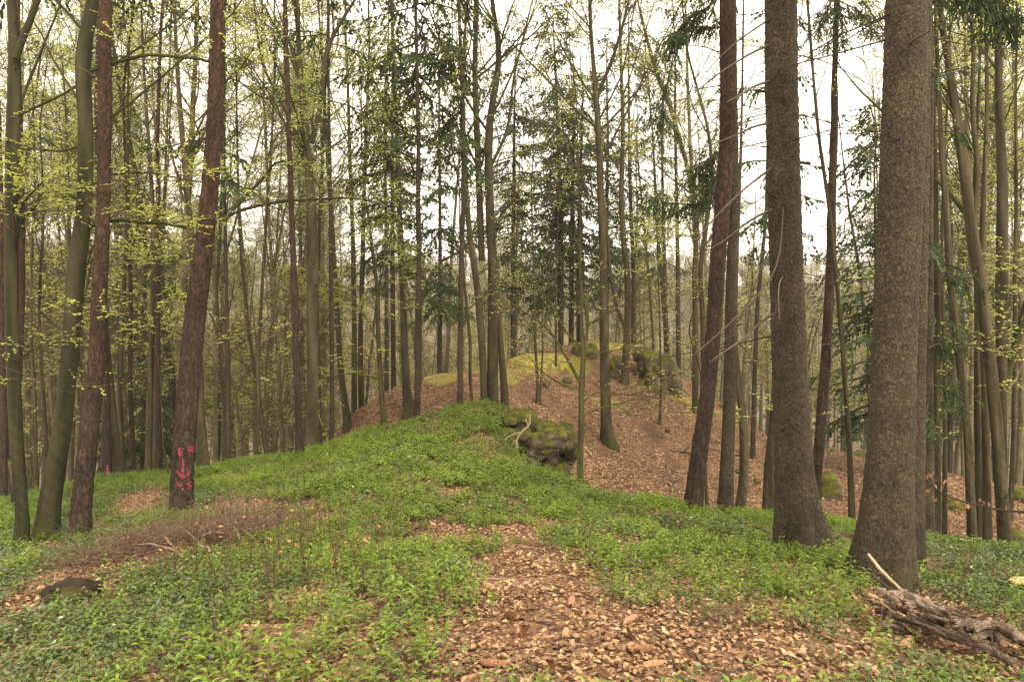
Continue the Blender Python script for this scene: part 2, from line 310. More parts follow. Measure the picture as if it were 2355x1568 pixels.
# ------------------------------------------------------------ terrain height
for t in TREES:
    if t['vis'] and t['Y'] < 26:
        p = t['pts'][0]
        BASES.append((p[0], p[1] - 3, t['Y']))
_c = [unproj(a, b, Y) for a, b, Y in CTRL + BASES] + [np.array(p, float) for p in CTRLW]
_c = np.array(_c)
def _tps(r2):
    return np.where(r2 > 1e-9, 0.5 * r2 * np.log(np.maximum(r2, 1e-12)), 0.0)
_n = len(_c)
_K = _tps(((_c[:, None, :2] - _c[None, :, :2]) ** 2).sum(-1)) + np.eye(_n) * 0.35
_P = np.concatenate([np.ones((_n, 1)), _c[:, :2]], 1)
_A = np.block([[_K, _P], [_P.T, np.zeros((3, 3))]])
_w = np.linalg.solve(_A, np.concatenate([_c[:, 2], np.zeros(3)]))
_KX, _KY = rng.normal(0, 1, (6,)), rng.normal(0, 1, (6,))
_FR = np.array([.5, .8, 1.3, 2.1, 3.4, 5.1]); _AM = np.array([.03, .03, .022, .018, .012, .008])
_PH = rng.uniform(0, 6.28, (6, 2))
def ground(X, Y):
    X = np.asarray(X, float); Y = np.asarray(Y, float)
    shp = X.shape; x = X.ravel(); y = Y.ravel()
    out = np.empty(len(x))
    for s in range(0, len(x), 20000):
        xs, ys = x[s:s+20000], y[s:s+20000]
        cx = np.clip(xs, -34, 34); cyy = np.clip(ys, -8, 50)
        r2 = (cx[:, None] - _c[None, :, 0]) ** 2 + (cyy[:, None] - _c[None, :, 1]) ** 2
        out[s:s+20000] = _tps(r2) @ _w[:_n] + _w[_n] + _w[_n+1] * cx + _w[_n+2] * cyy
    r = np.hypot(x, y)
    far = np.interp(r, [0, 30, 45, 70, 100, 150, 220, 300, 380, 480, 700, 1200],
                       [-4, -4, -8, -14, -20, -25, -14, 2, 13, 20, 16, 0])
    far = far + 3.0 * np.sin(x * .021 + 1) * np.clip(r / 200, 0, 1) + 2.0 * np.sin(y * .03 + x * .013) * np.clip(r / 200, 0, 1)
    k = np.clip((r - 32) / 18, 0, 1); k = k * k * (3 - 2 * k)
    z = out * (1 - k) + far * k
    for i in range(6):
        a = _PH[i]
        z = z + _AM[i] * np.sin(_FR[i] * 2.2 * (x * math.cos(a[0]) + y * math.sin(a[0])) + a[1]) * np.sin(_FR[i] * 1.9 * (y * math.cos(a[1]) - x * math.sin(a[1])))
    return z.reshape(shp)
def gnd(px, py, near=2.5, far=60):
    """first ground point seen at (px, py)"""
    Ys = np.concatenate([np.arange(near, 20, .05), np.arange(20, far, .25)])
    P = np.stack([unproj(px, py, y) for y in Ys])
    h = P[:, 2] - ground(P[:, 0], P[:, 1])
    i = np.argmax(h < 0)
    if h[i] >= 0: i = len(Ys) - 1
    return P[i] * [1, 1, 0] + [0, 0, float(ground(P[i, 0], P[i, 1]))]
CREST_PX = [0, 450, 740, 870, 960, 1170, 1240, 1300, 1450, 1560, 1790, 1900, 2000, 2120, 2355]
CREST_Y  = [16, 15.6, 15.6, 15.2, 14.8, 14.3, 12.6, 11.6, 10.2, 10.3, 10.6, 12.5, 12.6, 12.2, 12.2]
def crest(px): return np.interp(px, CREST_PX, CREST_Y)

# ------------------------------------------------------------ mesh toolkit
def make_mesh(name, V, F4=None, F3=None, attrs=None, smooth=True, mats=None, f4m=None, f3m=None):
    me = bpy.data.meshes.new(name)
    V = np.asarray(V, np.float32)
    n4 = 0 if F4 is None else len(F4); n3 = 0 if F3 is None else len(F3)
    me.vertices.add(len(V)); me.vertices.foreach_set('co', V.ravel())
    loops = []
    if n4: loops.append(np.asarray(F4, np.int32).ravel())
    if n3: loops.append(np.asarray(F3, np.int32).ravel())
    L = np.concatenate(loops) if loops else np.zeros(0, np.int32)
    me.loops.add(len(L)); me.loops.foreach_set('vertex_index', L)
    me.polygons.add(n4 + n3)
    st = np.concatenate([np.arange(n4) * 4, n4 * 4 + np.arange(n3) * 3]).astype(np.int32)
    me.polygons.foreach_set('loop_start', st)
    me.polygons.foreach_set('use_smooth', np.full(n4 + n3, smooth))
    if mats:
        for m in mats: me.materials.append(m)
    if f4m is not None or f3m is not None:
        mi = np.concatenate([np.zeros(n4, int) if f4m is None else f4m, np.zeros(n3, int) if f3m is None else f3m]).astype(np.int32)
        me.polygons.foreach_set('material_index', mi)
    for k, v in (attrs or {}).items():
        a = me.attributes.new(k, 'FLOAT', 'POINT'); a.data.foreach_set('value', np.asarray(v, np.float32))
    me.update(calc_edges=True); me.validate(verbose=False) if False else None
    return me

class Geo:
    """collects tubes and leaves as numpy arrays; becomes one mesh"""
    def __init__(s): s.V = []; s.Q = []; s.Tr = []; s.A = []; s.n = 0
    def add(s, V, Q=None, Tr=None, tone=None):
        V = V.reshape(-1, 3)
        if Q is not None and len(Q): s.Q.append(Q + s.n)
        if Tr is not None and len(Tr): s.Tr.append(Tr + s.n)
        s.V.append(V); s.A.append(np.zeros(len(V)) if tone is None else np.broadcast_to(tone, len(V)))
        s.n += len(V)
    def tubes(s, P, R, k=5, cap=True, tone=None):
        """P (N,S,3), R (N,S)"""
        if len(P) == 0: return
        P = np.asarray(P, float); R = np.asarray(R, float); N, S, _ = P.shape
        tg = np.gradient(P, axis=1); tg /= np.linalg.norm(tg, axis=-1, keepdims=True) + 1e-9
        ov = P[:, -1] - P[:, 0]
        ref = np.zeros((N, 3)); ref[np.arange(N), np.argmin(np.abs(ov), 1)] = 1
        u = np.cross(tg, ref[:, None, :]); u /= np.linalg.norm(u, axis=-1, keepdims=True) + 1e-9
        v = np.cross(tg, u)
        th = np.linspace(0, 2 * np.pi, k, endpoint=False)
        ring = u[:, :, None, :] * np.cos(th)[None, None, :, None] + v[:, :, None, :] * np.sin(th)[None, None, :, None]
        V = P[:, :, None, :] + ring * R[:, :, None, None]
        i = np.arange(S - 1)[:, None] * k; j = np.arange(k)[None, :]; j2 = (j + 1) % k
        q = np.stack([i + j, i + j2, i + k + j2, i + k + j], -1).reshape(-1, 4)
        Q = (q[None] + (np.arange(N) * S * k)[:, None, None]).reshape(-1, 4)
        tn = None
        if tone is not None: tn = np.repeat(np.broadcast_to(tone, (N,)), S * k)
        s.add(V, Q, None, tn)
    def leaves(s, B, D, U, L, W, mode='quad', tone=None, droop=0.0):
        """B base, D direction, U up normal; L length W width"""
        if len(B) == 0: return
        N = len(B); D = D / (np.linalg.norm(D, axis=1, keepdims=True) + 1e-9)
        Sd = np.cross(D, U); Sd /= np.linalg.norm(Sd, axis=1, keepdims=True) + 1e-9
        Nn = np.cross(Sd, D)
        L = np.broadcast_to(L, (N,))[:, None]; W = np.broadcast_to(W, (N,))[:, None]
        tn = rng.random(N) if tone is None else tone
        if mode == 'quad':
            m = B + D * L * .5
            V = np.stack([B, m - Sd * W * .5, B + D * L - Nn * L * droop, m + Sd * W * .5], 1)
            Q = np.arange(N * 4).reshape(N, 4)
            s.add(V, Q, None, np.repeat(tn, 4))
        else:
            m = B + D * L * .45
            V = np.stack([B, m - Sd * W * .5 + Nn * W * .18, m, m + Sd * W * .5 + Nn * W * .18, B + D * L - Nn * L * droop,
                          B + D * L * .78 - Sd * W * .33 + Nn * (W * .12 - L * droop * .4), B + D * L * .78 + Sd * W * .33 + Nn * (W * .12 - L * droop * .4)], 1)
            t = np.array([[0, 2, 1], [0, 3, 2], [1, 2, 5], [2, 4, 5], [2, 3, 6], [2, 6, 4]])
            Tr = (t[None] + (np.arange(N) * 7)[:, None, None]).reshape(-1, 3)
            s.add(V, None, Tr, np.repeat(tn, 7))
    def mesh(s, name, mat, smooth=True):
        if not s.V: return None
        return make_mesh(name, np.concatenate(s.V), np.concatenate(s.Q) if s.Q else None, np.concatenate(s.Tr) if s.Tr else None,
                         {'tone': np.concatenate(s.A)}, smooth, [mat])

def obj(name, me, parent=None, loc=(0, 0, 0), **props):
    o = bpy.data.objects.new(name, me)
    o.location = loc
    COL.objects.link(o)
    if parent is not None: o.parent = parent
    for k, v in props.items():
        if v is not None: o[k] = v
    return o
def root(name, loc, label, cat, group=None):
    return obj(name, None, None, loc, label=label, category=cat, group=group)

def unit(v): return v / (np.linalg.norm(v, axis=-1, keepdims=True) + 1e-9)
def rnd(*s): return rng.random(s)
def resample(P, R, n):
    P = np.asarray(P, float); R = np.asarray(R, float)
    d = np.concatenate([[0], np.cumsum(np.linalg.norm(np.diff(P, axis=0), axis=1))])
    t = np.linspace(0, d[-1], n)
    # smooth (catmull-like) through dense linear + blur
    Q = np.stack([np.interp(t, d, P[:, i]) for i in range(3)], 1); r = np.interp(t, d, R)
    for _ in range(2):
        Qs = Q.copy(); Qs[1:-1] = (Q[:-2] + 2 * Q[1:-1] + Q[2:]) / 4; Q = Qs
        rs = r.copy(); rs[1:-1] = (r[:-2] + 2 * r[1:-1] + r[2:]) / 4; r = rs
    return Q, r
def path_at(P, R, t):
    """P (S,3) sample at t in 0..1 array -> pos, radius, tangent"""
    S = len(P); f = t * (S - 1); i = np.clip(f.astype(int), 0, S - 2); a = (f - i)[:, None]
    return P[i] * (1 - a) + P[i + 1] * a, R[i] * (1 - a[:, 0]) + R[i + 1] * a[:, 0], unit(P[i + 1] - P[i])
def paths_at(P, R, k, t):
    """P (N,S,3): sample path k at t"""
    S = P.shape[1]; f = t * (S - 1); i = np.clip(f.astype(int), 0, S - 2); a = (f - i)[:, None]
    return P[k, i] * (1 - a) + P[k, i + 1] * a, R[k, i] * (1 - a[:, 0]) + R[k, i + 1] * a[:, 0], unit(P[k, i + 1] - P[k, i])
def grow(B, D, L, R, S, wob=.12, up=0.0, tip=.3):
    """curved paths from B along D with length L; up>0 bends upward"""
    N = len(B); st = (L / (S - 1))[:, None]
    P = np.empty((N, S, 3)); P[:, 0] = B; d = unit(D.copy())
    for i in range(1, S):
        d = unit(d + rng.normal(0, wob, (N, 3)) + np.array([0, 0, up]))
        P[:, i] = P[:, i - 1] + d * st
    rr = R[:, None] * np.linspace(1, tip, S)[None]
    return P, rr

# ------------------------------------------------------------ crowns
def side_dirs(tg, ang, n):
    """directions leaving a tangent at angle ang (rad), random azimuth"""
    r = unit(np.cross(tg, rng.normal(0, 1, (n, 3))))
    return unit(tg * np.cos(ang)[:, None] + r * np.sin(ang)[:, None])
def beech_spray(br, lf, P, R, per=6, tw=5, leaf=.5, lsize=.045, flat=.55, l2=(.6, 1.8), minr=.0022, tmin=.25, l3=(.2, .6)):
    """second and third order twigs with fresh leaves along limbs P (N,S,3)"""
    N = len(P)
    if N == 0: return
    n2 = int(N * per)
    if n2 < 1: return
    k = rng.integers(0, N, n2); t = tmin + (1 - tmin) * rnd(n2) ** .8
    p, r, tg = paths_at(P, R, k, t)
    d = side_dirs(tg, rng.uniform(.5, 1.0, n2), n2); d[:, 2] *= flat; d = unit(d + np.array([0, 0, .12]))
    L = rng.uniform(l2[0], l2[1], n2) * (1.15 - .6 * t)
    P2, R2 = grow(p, d, L, np.maximum(r * .45, minr * 1.6), 5, .18, .03, .35)
    br.tubes(P2, R2, 3)
    n3 = n2 * tw
    k3 = np.repeat(np.arange(n2), tw); t3 = .15 + .85 * rnd(n3)
    p3, r3, tg3 = paths_at(P2, R2, k3, t3)
    d3 = side_dirs(tg3, rng.uniform(.4, .95, n3), n3); d3[:, 2] *= flat * .8; d3 = unit(d3)
    P3, R3 = grow(p3, d3, rng.uniform(l3[0], l3[1], n3), np.full(n3, minr), 3, .2, .01, .5)
    br.tubes(P3, R3, 3)
    nl = int(n3 * 6 * leaf)
    if nl and lf is not None:
        # leaves sit in clusters: some twigs are in leaf, others still bare
        lit = rng.random(n2) < min(1.0, .25 + .4 * leaf)
        cand = np.nonzero(lit[k3])[0]
        if len(cand):
            kl = rng.choice(cand, nl); tl = .15 + .85 * rnd(nl)
            pl, _, tgl = paths_at(P3, R3, kl, tl)
            dl = side_dirs(tgl, rng.uniform(.3, 1.1, nl), nl); dl[:, 2] = dl[:, 2] * .4 - .12
            U = unit(np.array([0, 0, 1.0]) + rng.normal(0, .35, (nl, 3)))
            s = lsize * rng.uniform(.6, 1.25, nl)
            lf.leaves(pl, dl, U, s, s * .68, 'quad')
def limbs_on(P, R, h0, n, lens=(2.0, 5.0), ang=(.55, .95), up=.06, wob=.09, rmax=.5, S=9, cap=.045):
    """first order limbs on a trunk polyline"""
    S0 = len(P); z = P[:, 2]
    t0 = np.clip(np.argmax(z > h0) / (S0 - 1), 0, .95)
    t = np.sort(t0 + (0.99 - t0) * rnd(n))
    p, r, tg = path_at(P, R, t)
    d = side_dirs(tg, rng.uniform(ang[0], ang[1], n), n)
    L = rng.uniform(lens[0], lens[1], n) * (1.15 - .75 * (t - t0) / (1 - t0 + 1e-6))
    return grow(p, d, L, np.minimum(r * rng.uniform(.25, rmax, n), cap), S, wob, up, .2)
def needle_branch(br, nd, P, R, step=.11, tl=(.12, .38), w=.035, dense=1.0, droop=.5):
    """spruce bough: drooping side twigs covered with needles, from path array P (N,S,3)"""
    N = len(P)
    ln = np.linalg.norm(np.diff(P, axis=1), axis=-1).sum(1)
    cnt = np.maximum((ln / step * dense).astype(int), 3)
    k = np.repeat(np.arange(N), cnt); n = len(k)
    t = .12 + .88 * rnd(n)
    p, r, tg = paths_at(P, R, k, t)
    side = unit(np.cross(tg, [0, 0, 1.0])) * np.where(rng.random(n) < .5, 1, -1)[:, None]
    d = unit(tg * .55 + side * rng.uniform(.3, 1, n)[:, None] + np.array([0, 0, -1.0]) * rng.uniform(0, droop * 1.6, n)[:, None])
    L = rng.uniform(tl[0], tl[1], n) * (1.25 - .7 * t)
    U = unit(np.array([0, 0, 1.0]) + rng.normal(0, .5, (n, 3)))
    tone = np.clip(rng.normal(.5, .22, n), 0, 1)
    # two crossed serrated blades per twig
    for q in range(2):
        if q: U = np.cross(d, U)
        D = unit(d); Sd = unit(np.cross(D, U)); Nn = np.cross(Sd, D)
        m = 3; a = np.linspace(0, 1, m + 1)
        V = []
        for j in range(m):
            c0 = p + D * (L * a[j])[:, None] - np.array([0, 0, 1]) * (L * a[j] ** 2 * .25)[:, None]
            c1 = p + D * (L * a[j + 1])[:, None] - np.array([0, 0, 1]) * (L * a[j + 1] ** 2 * .25)[:, None]
            ww = (w * (1 - .5 * a[j]) * rng.uniform(.6, 1.2, n))[:, None]
            V += [c0, c1 - Sd * ww, c1 + (c1 - c0) * .15, c1 + Sd * ww]
        V = np.stack(V, 1)
        qd = np.array([[4 * j, 4 * j + 1, 4 * j + 2, 4 * j + 3] for j in range(m)])
        Q = (qd[None] + (np.arange(n) * 4 * m)[:, None, None]).reshape(-1, 4)
        nd.add(V, Q, None, np.repeat(tone, 4 * m))
def spruce_crown(br, nd, P, R, c0, H, dens=1.0, rad=2.2, deadlow=True, w=.04, step=.14):
    z = P[:, 2]; top = z.max(); S0 = len(P)
    n = int(max(8, (top - c0) * 6.0 * dens))
    h = c0 + (top - c0) * rnd(n) ** 1.05
    t = np.interp(h, z, np.linspace(0, 1, S0)); p, r, tg = path_at(P, R, t)
    az = rng.uniform(0, 6.283, n)
    f = (top - h) / (top - c0 + 1e-6)
    L = rad * (f ** .75) * rng.uniform(.65, 1.1, n) * np.where(f > .85, .75, 1) + .2
    d = np.stack([np.cos(az), np.sin(az), np.interp(f, [0, .3, 1], [.7, .1, -.25])], 1)
    Pb, Rb = grow(p, d, L, np.clip(L * .011, .006, .03), 7, .05, -.05, .3)
    # tips turn up
    Pb[:, -2, 2] += .03 * L; Pb[:, -1, 2] += .09 * L
    br.tubes(Pb, Rb, 4)
    needle_branch(br, nd, Pb, Rb, step=step, tl=(.15, .5), w=w, dense=1.0, droop=.7)
    if deadlow:
        m = int(18 * dens + 6)
        zl = np.interp(rnd(m) ** .6, [0, 1], [z.min() + 1.2, c0 + 1.0])
        t = np.interp(zl, z, np.linspace(0, 1, S0)); p, r, tg = path_at(P, R, t)
        az = rng.uniform(0, 6.283, m)
        d = np.stack([np.cos(az), np.sin(az), rng.uniform(-.35, .15, m)], 1)
        Pd, Rd = grow(p, d, rng.uniform(.4, 1.6, m), np.full(m, .008), 6, .1, -.03, .3)
        br.tubes(Pd, Rd, 4)
        k = rng.integers(0, m, m * 4); pp, rr, tt = paths_at(Pd, Rd, k, .3 + .7 * rnd(m * 4))
        dd = side_dirs(tt, rng.uniform(.5, 1, m * 4), m * 4)
        P3, R3 = grow(pp, dd, rng.uniform(.15, .5, m * 4), np.full(m * 4, .003), 4, .15, 0, .5)
        br.tubes(P3, R3, 3)

# ------------------------------------------------------------ bark relief
def hash2(i, j, s):
    v = np.sin(i * 127.1 + j * 311.7 + s * 74.7) * 43758.5453
    return v - np.floor(v)
def voro(u, v, nc, s):
    """cells: u in cell units wrapping at nc. returns F1, F2, id, offset-in-cell-v"""
    iu = np.floor(u); iv = np.floor(v)
    F1 = np.full(u.shape, 9.0); F2 = np.full(u.shape, 9.0); ID = np.zeros(u.shape); DV = np.zeros(u.shape)
    for a in (-1, 0, 1):
        for b in (-1, 0, 1):
            ci = iu + a; cj = iv + b; cm = np.mod(ci, nc)
            x = ci + hash2(cm, cj, s); y = cj + hash2(cm, cj, s + 3.3)
            dx, dy = u - x, v - y
            d = np.sqrt(dx * dx + dy * dy)
            nn = d < F1
            F2 = np.where(nn, F1, np.minimum(F2, d)); F1 = np.where(nn, d, F1)
            ID = np.where(nn, hash2(cm, cj, s + 9.1), ID); DV = np.where(nn, dy, DV)
    return F1, F2, ID, DV
def bark_disp(kind, th, L, R0, seed):
    """relief in metres and tone for angle th (N,) and length L"""
    circ = 2 * np.pi * R0
    if kind == 'spruce':
        nc = max(8, round(circ / .044))
        wu = .3 * np.sin(L * 9.1 - th * 3 + seed); wv = .25 * np.sin(th * 7 + L * 11 + seed)
        F1, F2, ID, DV = voro(th / (2 * np.pi) * nc + wv, L / .040 + wu, nc, seed)
        e = np.clip((F2 - F1) / .25, 0, 1)
        low = 1 / (1 + np.exp(-(L - 1.1) * 3))
        d = .010 * e * (.2 + 1.1 * ID) + .006 * np.clip(DV, -.4, .5) * e
        nc2 = max(6, round(circ / .05))
        G1, G2, I2, _ = voro(th / (2 * np.pi) * nc2, L / .17 + .5 * np.sin(th * nc2 * .5 + L * 3), nc2, seed + 5)
        d = d * (.45 + .55 * low) + .010 * (1 - low) * np.clip((G2 - G1) / .3, 0, 1)
        return d, np.clip(.3 + .4 * e * ID, 0, 1)
    if kind == 'pine':
        nc = max(7, round(circ / .05))
        F1, F2, ID, DV = voro(th / (2 * np.pi) * nc + .4 * np.sin(L * 11 + seed), L / .085 + .7 * np.sin(th * 7 + L * 5) + .4 * np.sin(th * 13), nc, seed)
        e = np.clip((F2 - F1) / .34, 0, 1)
        nc2 = nc * 2
        G1, G2, I2, _ = voro(th / (2 * np.pi) * nc2, L / .035, nc2, seed + 5)
        e2 = np.clip((G2 - G1) / .3, 0, 1)
        return .015 * e * (.4 + .7 * ID) + .004 * e2, np.clip(.3 + .3 * e * ID, 0, 1)
    # beech, mossy: smooth with faint swellings
    d = .004 * np.sin(th * 3 + L * 1.7 + seed) + .003 * np.sin(th * 7 - L * 5) + .0015 * np.sin(L * 43 + np.sin(th * 2) * 2)
    return d, np.clip(.5 + .25 * np.sin(L * 2.3 + th * 2 + seed) + .2 * np.sin(L * 31 + th * 3), 0, 1)

class TrunkSurf:
    """closed surface of a trunk: path, radius, relief"""
    def __init__(s, kind, P, R, seed, flare=0.0, relief=True):
        s.kind, s.seed, s.flare, s.relief = kind, seed, flare, relief
        d = np.concatenate([[0], np.cumsum(np.linalg.norm(np.diff(P, axis=0), axis=1))])
        s.P, s.R, s.d = P, R, d
        s.R0 = float(np.interp(1.2, d, R))
        tg = unit(np.gradient(P, axis=0)); ref = np.array([0, 1.0, 0])
        s.u = unit(np.cross(tg, ref)); s.v = unit(np.cross(tg, s.u))
        s.nl = 5 + int(seed * 7) % 3
    def at(s, th, L, off=0.0):
        th = np.asarray(th, float); L = np.asarray(L, float)
        f = lambda A: np.stack([np.interp(L, s.d, A[:, i]) for i in range(3)], -1)
        c = f(s.P); u = unit(f(s.u)); v = unit(f(s.v)); r = np.interp(L, s.d, s.R)
        tone = np.full(th.shape, .5)
        if s.relief:
            dsp, tone = bark_disp(s.kind, th, L, s.R0, s.seed)
            r = r + dsp - .004
        if s.flare:
            k = np.exp(-np.maximum(L - .12, 0) / .34)
            r = r * (1 + s.flare * .55 * k * (np.abs(np.sin(th * s.nl * .5 + s.seed)) ** 1.5 * 1.3 - .45))
        # gentle ovality
        r = r * (1 + .03 * np.sin(2 * th + s.seed) + .015 * np.sin(3 * th + L * .8))
        return c + (u * np.cos(th)[..., None] + v * np.sin(th)[..., None]) * (r + off)[..., None], tone
    def mesh(s, name, mat, k, Ls):
        th = np.linspace(0, 2 * np.pi, k, endpoint=False)
        TH, LL = np.meshgrid(th, Ls)
        V, tone = s.at(TH, LL)
        S = len(Ls)
        i = np.arange(S - 1)[:, None] * k; j = np.arange(k)[None, :]; j2 = (j + 1) % k
        q = np.stack([i + j, i + j2, i + k + j2, i + k + j], -1).reshape(-1, 4)
        return make_mesh(name, V.reshape(-1, 3), q, None, {'tone': tone.ravel(), 'hgt': LL.ravel()}, True, [mat])
# ------------------------------------------------------------ materials
def new_mat(name):
    m = bpy.data.materials.new(name); m.use_nodes = True
    nt = m.node_tree; nt.nodes.clear()
    return m, nt, nt.nodes, nt.links
def ramp(nodes, stops, interp='LINEAR'):
    r = nodes.new('ShaderNodeValToRGB'); cr = r.color_ramp; cr.interpolation = interp
    while len(cr.elements) < len(stops): cr.elements.new(.5)
    for e, (p, c) in zip(cr.elements, stops):
        e.position = p; e.color = (*c, 1)
    return r
def leaf_mat(name, stops, trans=.35, rough=.5, spec=.3, inst=.25):
    m, nt, n, l = new_mat(name)
    at = n.new('ShaderNodeAttribute'); at.attribute_name = 'tone'
    oi = n.new('ShaderNodeObjectInfo')
    mx = n.new('ShaderNodeMath'); mx.operation = 'MULTIPLY_ADD'
    l.new(oi.outputs['Random'], mx.inputs[0]); mx.inputs[1].default_value = inst
    ad = n.new('ShaderNodeMath'); ad.operation = 'MULTIPLY'; ad.inputs[1].default_value = 1 - inst
    l.new(at.outputs['Fac'], ad.inputs[0]); l.new(ad.outputs[0], mx.inputs[2])
    r = ramp(n, stops); l.new(mx.outputs[0], r.inputs['Fac'])
    b = n.new('ShaderNodeBsdfPrincipled'); b.inputs['Roughness'].default_value = rough
    b.inputs['Specular IOR Level'].default_value = spec
    l.new(r.outputs['Color'], b.inputs['Base Color'])
    o = n.new('ShaderNodeOutputMaterial')
    if trans > 0:
        t = n.new('ShaderNodeBsdfTranslucent'); l.new(r.outputs['Color'], t.inputs['Color'])
        ms = n.new('ShaderNodeMixShader'); ms.inputs['Fac'].default_value = trans
        l.new(b.outputs[0], ms.inputs[1]); l.new(t.outputs[0], ms.inputs[2]); l.new(ms.outputs[0], o.inputs['Surface'])
    else:
        l.new(b.outputs[0], o.inputs['Surface'])
    return m
def bark_mat(name, dark, light, moss=None, moss_amt=0.0, scale=6, stretch=.3, bump=.3, rough=.9, fine=60, red=None, plates=None):
    m, nt, n, l = new_mat(name)
    tc = n.new('ShaderNodeTexCoord'); mp = n.new('ShaderNodeMapping'); mp.inputs['Scale'].default_value = (1, 1, stretch)
    l.new(tc.outputs['Object'], mp.inputs['Vector'])
    at = n.new('ShaderNodeAttribute'); at.attribute_name = 'tone'
    n1 = n.new('ShaderNodeTexNoise'); n1.inputs['Scale'].default_value = scale; n1.inputs['Detail'].default_value = 5
    n2 = n.new('ShaderNodeTexNoise'); n2.inputs['Scale'].default_value = fine; n2.inputs['Detail'].default_value = 3
    l.new(mp.outputs[0], n1.inputs['Vector']); l.new(mp.outputs[0], n2.inputs['Vector'])
    a = n.new('ShaderNodeMath'); a.operation = 'MULTIPLY_ADD'; a.inputs[1].default_value = .6
    l.new(at.outputs['Fac'], a.inputs[0])
    b2 = n.new('ShaderNodeMath'); b2.operation = 'MULTIPLY'; b2.inputs[1].default_value = .4
    l.new(n2.outputs['Fac'], b2.inputs[0]); l.new(b2.outputs[0], a.inputs[2])
    fac = a.outputs[0]; hgt = n2.outputs['Fac']
    if plates:
        # bark plates: (cells per metre, stretch along the trunk, fissure width)
        pm = n.new('ShaderNodeMapping'); pm.inputs['Scale'].default_value = (1, 1, plates[1]); l.new(tc.outputs['Object'], pm.inputs['Vector'])
        wn_ = n.new('ShaderNodeTexNoise'); wn_.inputs['Scale'].default_value = plates[0] * .8; l.new(pm.outputs[0], wn_.inputs['Vector'])
        wm = n.new('ShaderNodeMixRGB'); wm.blend_type = 'LINEAR_LIGHT'; wm.inputs['Fac'].default_value = 1.0 / plates[0]; l.new(pm.outputs[0], wm.inputs['Color1']); l.new(wn_.outputs['Color'], wm.inputs['Color2'])
        vc = n.new('ShaderNodeTexVoronoi'); vc.inputs['Scale'].default_value = plates[0]; l.new(wm.outputs['Color'], vc.inputs['Vector'])
        ve = n.new('ShaderNodeTexVoronoi'); ve.feature = 'DISTANCE_TO_EDGE'; ve.inputs['Scale'].default_value = plates[0]; l.new(wm.outputs['Color'], ve.inputs['Vector'])
        er = n.new('ShaderNodeMapRange'); er.inputs['From Max'].default_value = plates[2]; er.inputs['To Min'].default_value = .22; er.interpolation_type = 'SMOOTHSTEP'
        ea = n.new('ShaderNodeMath'); ea.operation = 'MULTIPLY_ADD'; ea.inputs[1].default_value = .3; l.new(n2.outputs['Fac'], ea.inputs[0]); eb = n.new('ShaderNodeMath'); eb.operation = 'SUBTRACT'; eb.inputs[1].default_value = .14; l.new(ea.outputs[0], eb.inputs[0]); l.new(ve.outputs['Distance'], ea.inputs[2]); l.new(eb.outputs[0], er.inputs['Value'])
        sc_ = n.new('ShaderNodeSeparateColor'); l.new(vc.outputs['Color'], sc_.inputs[0])
        k1 = n.new('ShaderNodeMath'); k1.operation = 'MULTIPLY_ADD'; k1.inputs[1].default_value = .45; k1.inputs[2].default_value = .55; l.new(sc_.outputs[0], k1.inputs[0])
        k2 = n.new('ShaderNodeMath'); k2.operation = 'MULTIPLY'; l.new(k1.outputs[0], k2.inputs[0]); l.new(er.outputs[0], k2.inputs[1])
        k3 = n.new('ShaderNodeMath'); k3.operation = 'MULTIPLY_ADD'; k3.inputs[1].default_value = .55; l.new(k2.outputs[0], k3.inputs[0])
        k4 = n.new('ShaderNodeMath'); k4.operation = 'MULTIPLY'; k4.inputs[1].default_value = .58; l.new(n2.outputs['Fac'], k4.inputs[0]); l.new(k4.outputs[0], k3.inputs[2])
        fac = k3.outputs[0]; hgt = k3.outputs[0]
    r = ramp(n, [(.22, dark), (.80, light)]); l.new(fac, r.inputs['Fac'])
    col = r.outputs['Color']
    # broad tone patches
    hs = n.new('ShaderNodeHueSaturation')
    mr = n.new('ShaderNodeMapRange'); mr.inputs['From Min'].default_value = .3; mr.inputs['From Max'].default_value = .7
    mr.inputs['To Min'].default_value = .7; mr.inputs['To Max'].default_value = 1.3
    l.new(n1.outputs['Fac'], mr.inputs['Value']); l.new(mr.outputs[0], hs.inputs['Value']); l.new(col, hs.inputs['Color']); col = hs.outputs['Color']
    oi = n.new('ShaderNodeObjectInfo')
    if red is not None:
        # pine: bark turns reddish with height
        ah = n.new('ShaderNodeAttribute'); ah.attribute_name = 'hgt'
        hr = n.new('ShaderNodeMapRange'); hr.inputs['From Min'].default_value = 1.5; hr.inputs['From Max'].default_value = 5.5
        l.new(ah.outputs['Fac'], hr.inputs['Value'])
        mxr = n.new('ShaderNodeMixRGB'); mxr.blend_type = 'MULTIPLY'; mxr.inputs['Color2'].default_value = (*red, 1)
        l.new(hr.outputs[0], mxr.inputs['Fac']); l.new(col, mxr.inputs['Color1']); col = mxr.outputs['Color']
    if moss is not None:
        n3 = n.new('ShaderNodeTexNoise'); n3.inputs['Scale'].default_value = 3.1; n3.inputs['Detail'].default_value = 4
        l.new(mp.outputs[0], n3.inputs['Vector'])
        ah = n.new('ShaderNodeAttribute'); ah.attribute_name = 'hgt'
        h2 = n.new('ShaderNodeMapRange'); h2.inputs['From Min'].default_value = 0; h2.inputs['From Max'].default_value = 1.2
        h2.inputs['To Min'].default_value = .28; h2.inputs['To Max'].default_value = 0
        l.new(ah.outputs['Fac'], h2.inputs['Value'])
        s = n.new('ShaderNodeMath'); s.operation = 'ADD'; l.new(n3.outputs['Fac'], s.inputs[0]); l.new(h2.outputs[0], s.inputs[1])
        m3 = n.new('ShaderNodeMapRange'); m3.inputs['From Min'].default_value = .72 - moss_amt * .5; m3.inputs['From Max'].default_value = .9 - moss_amt * .4
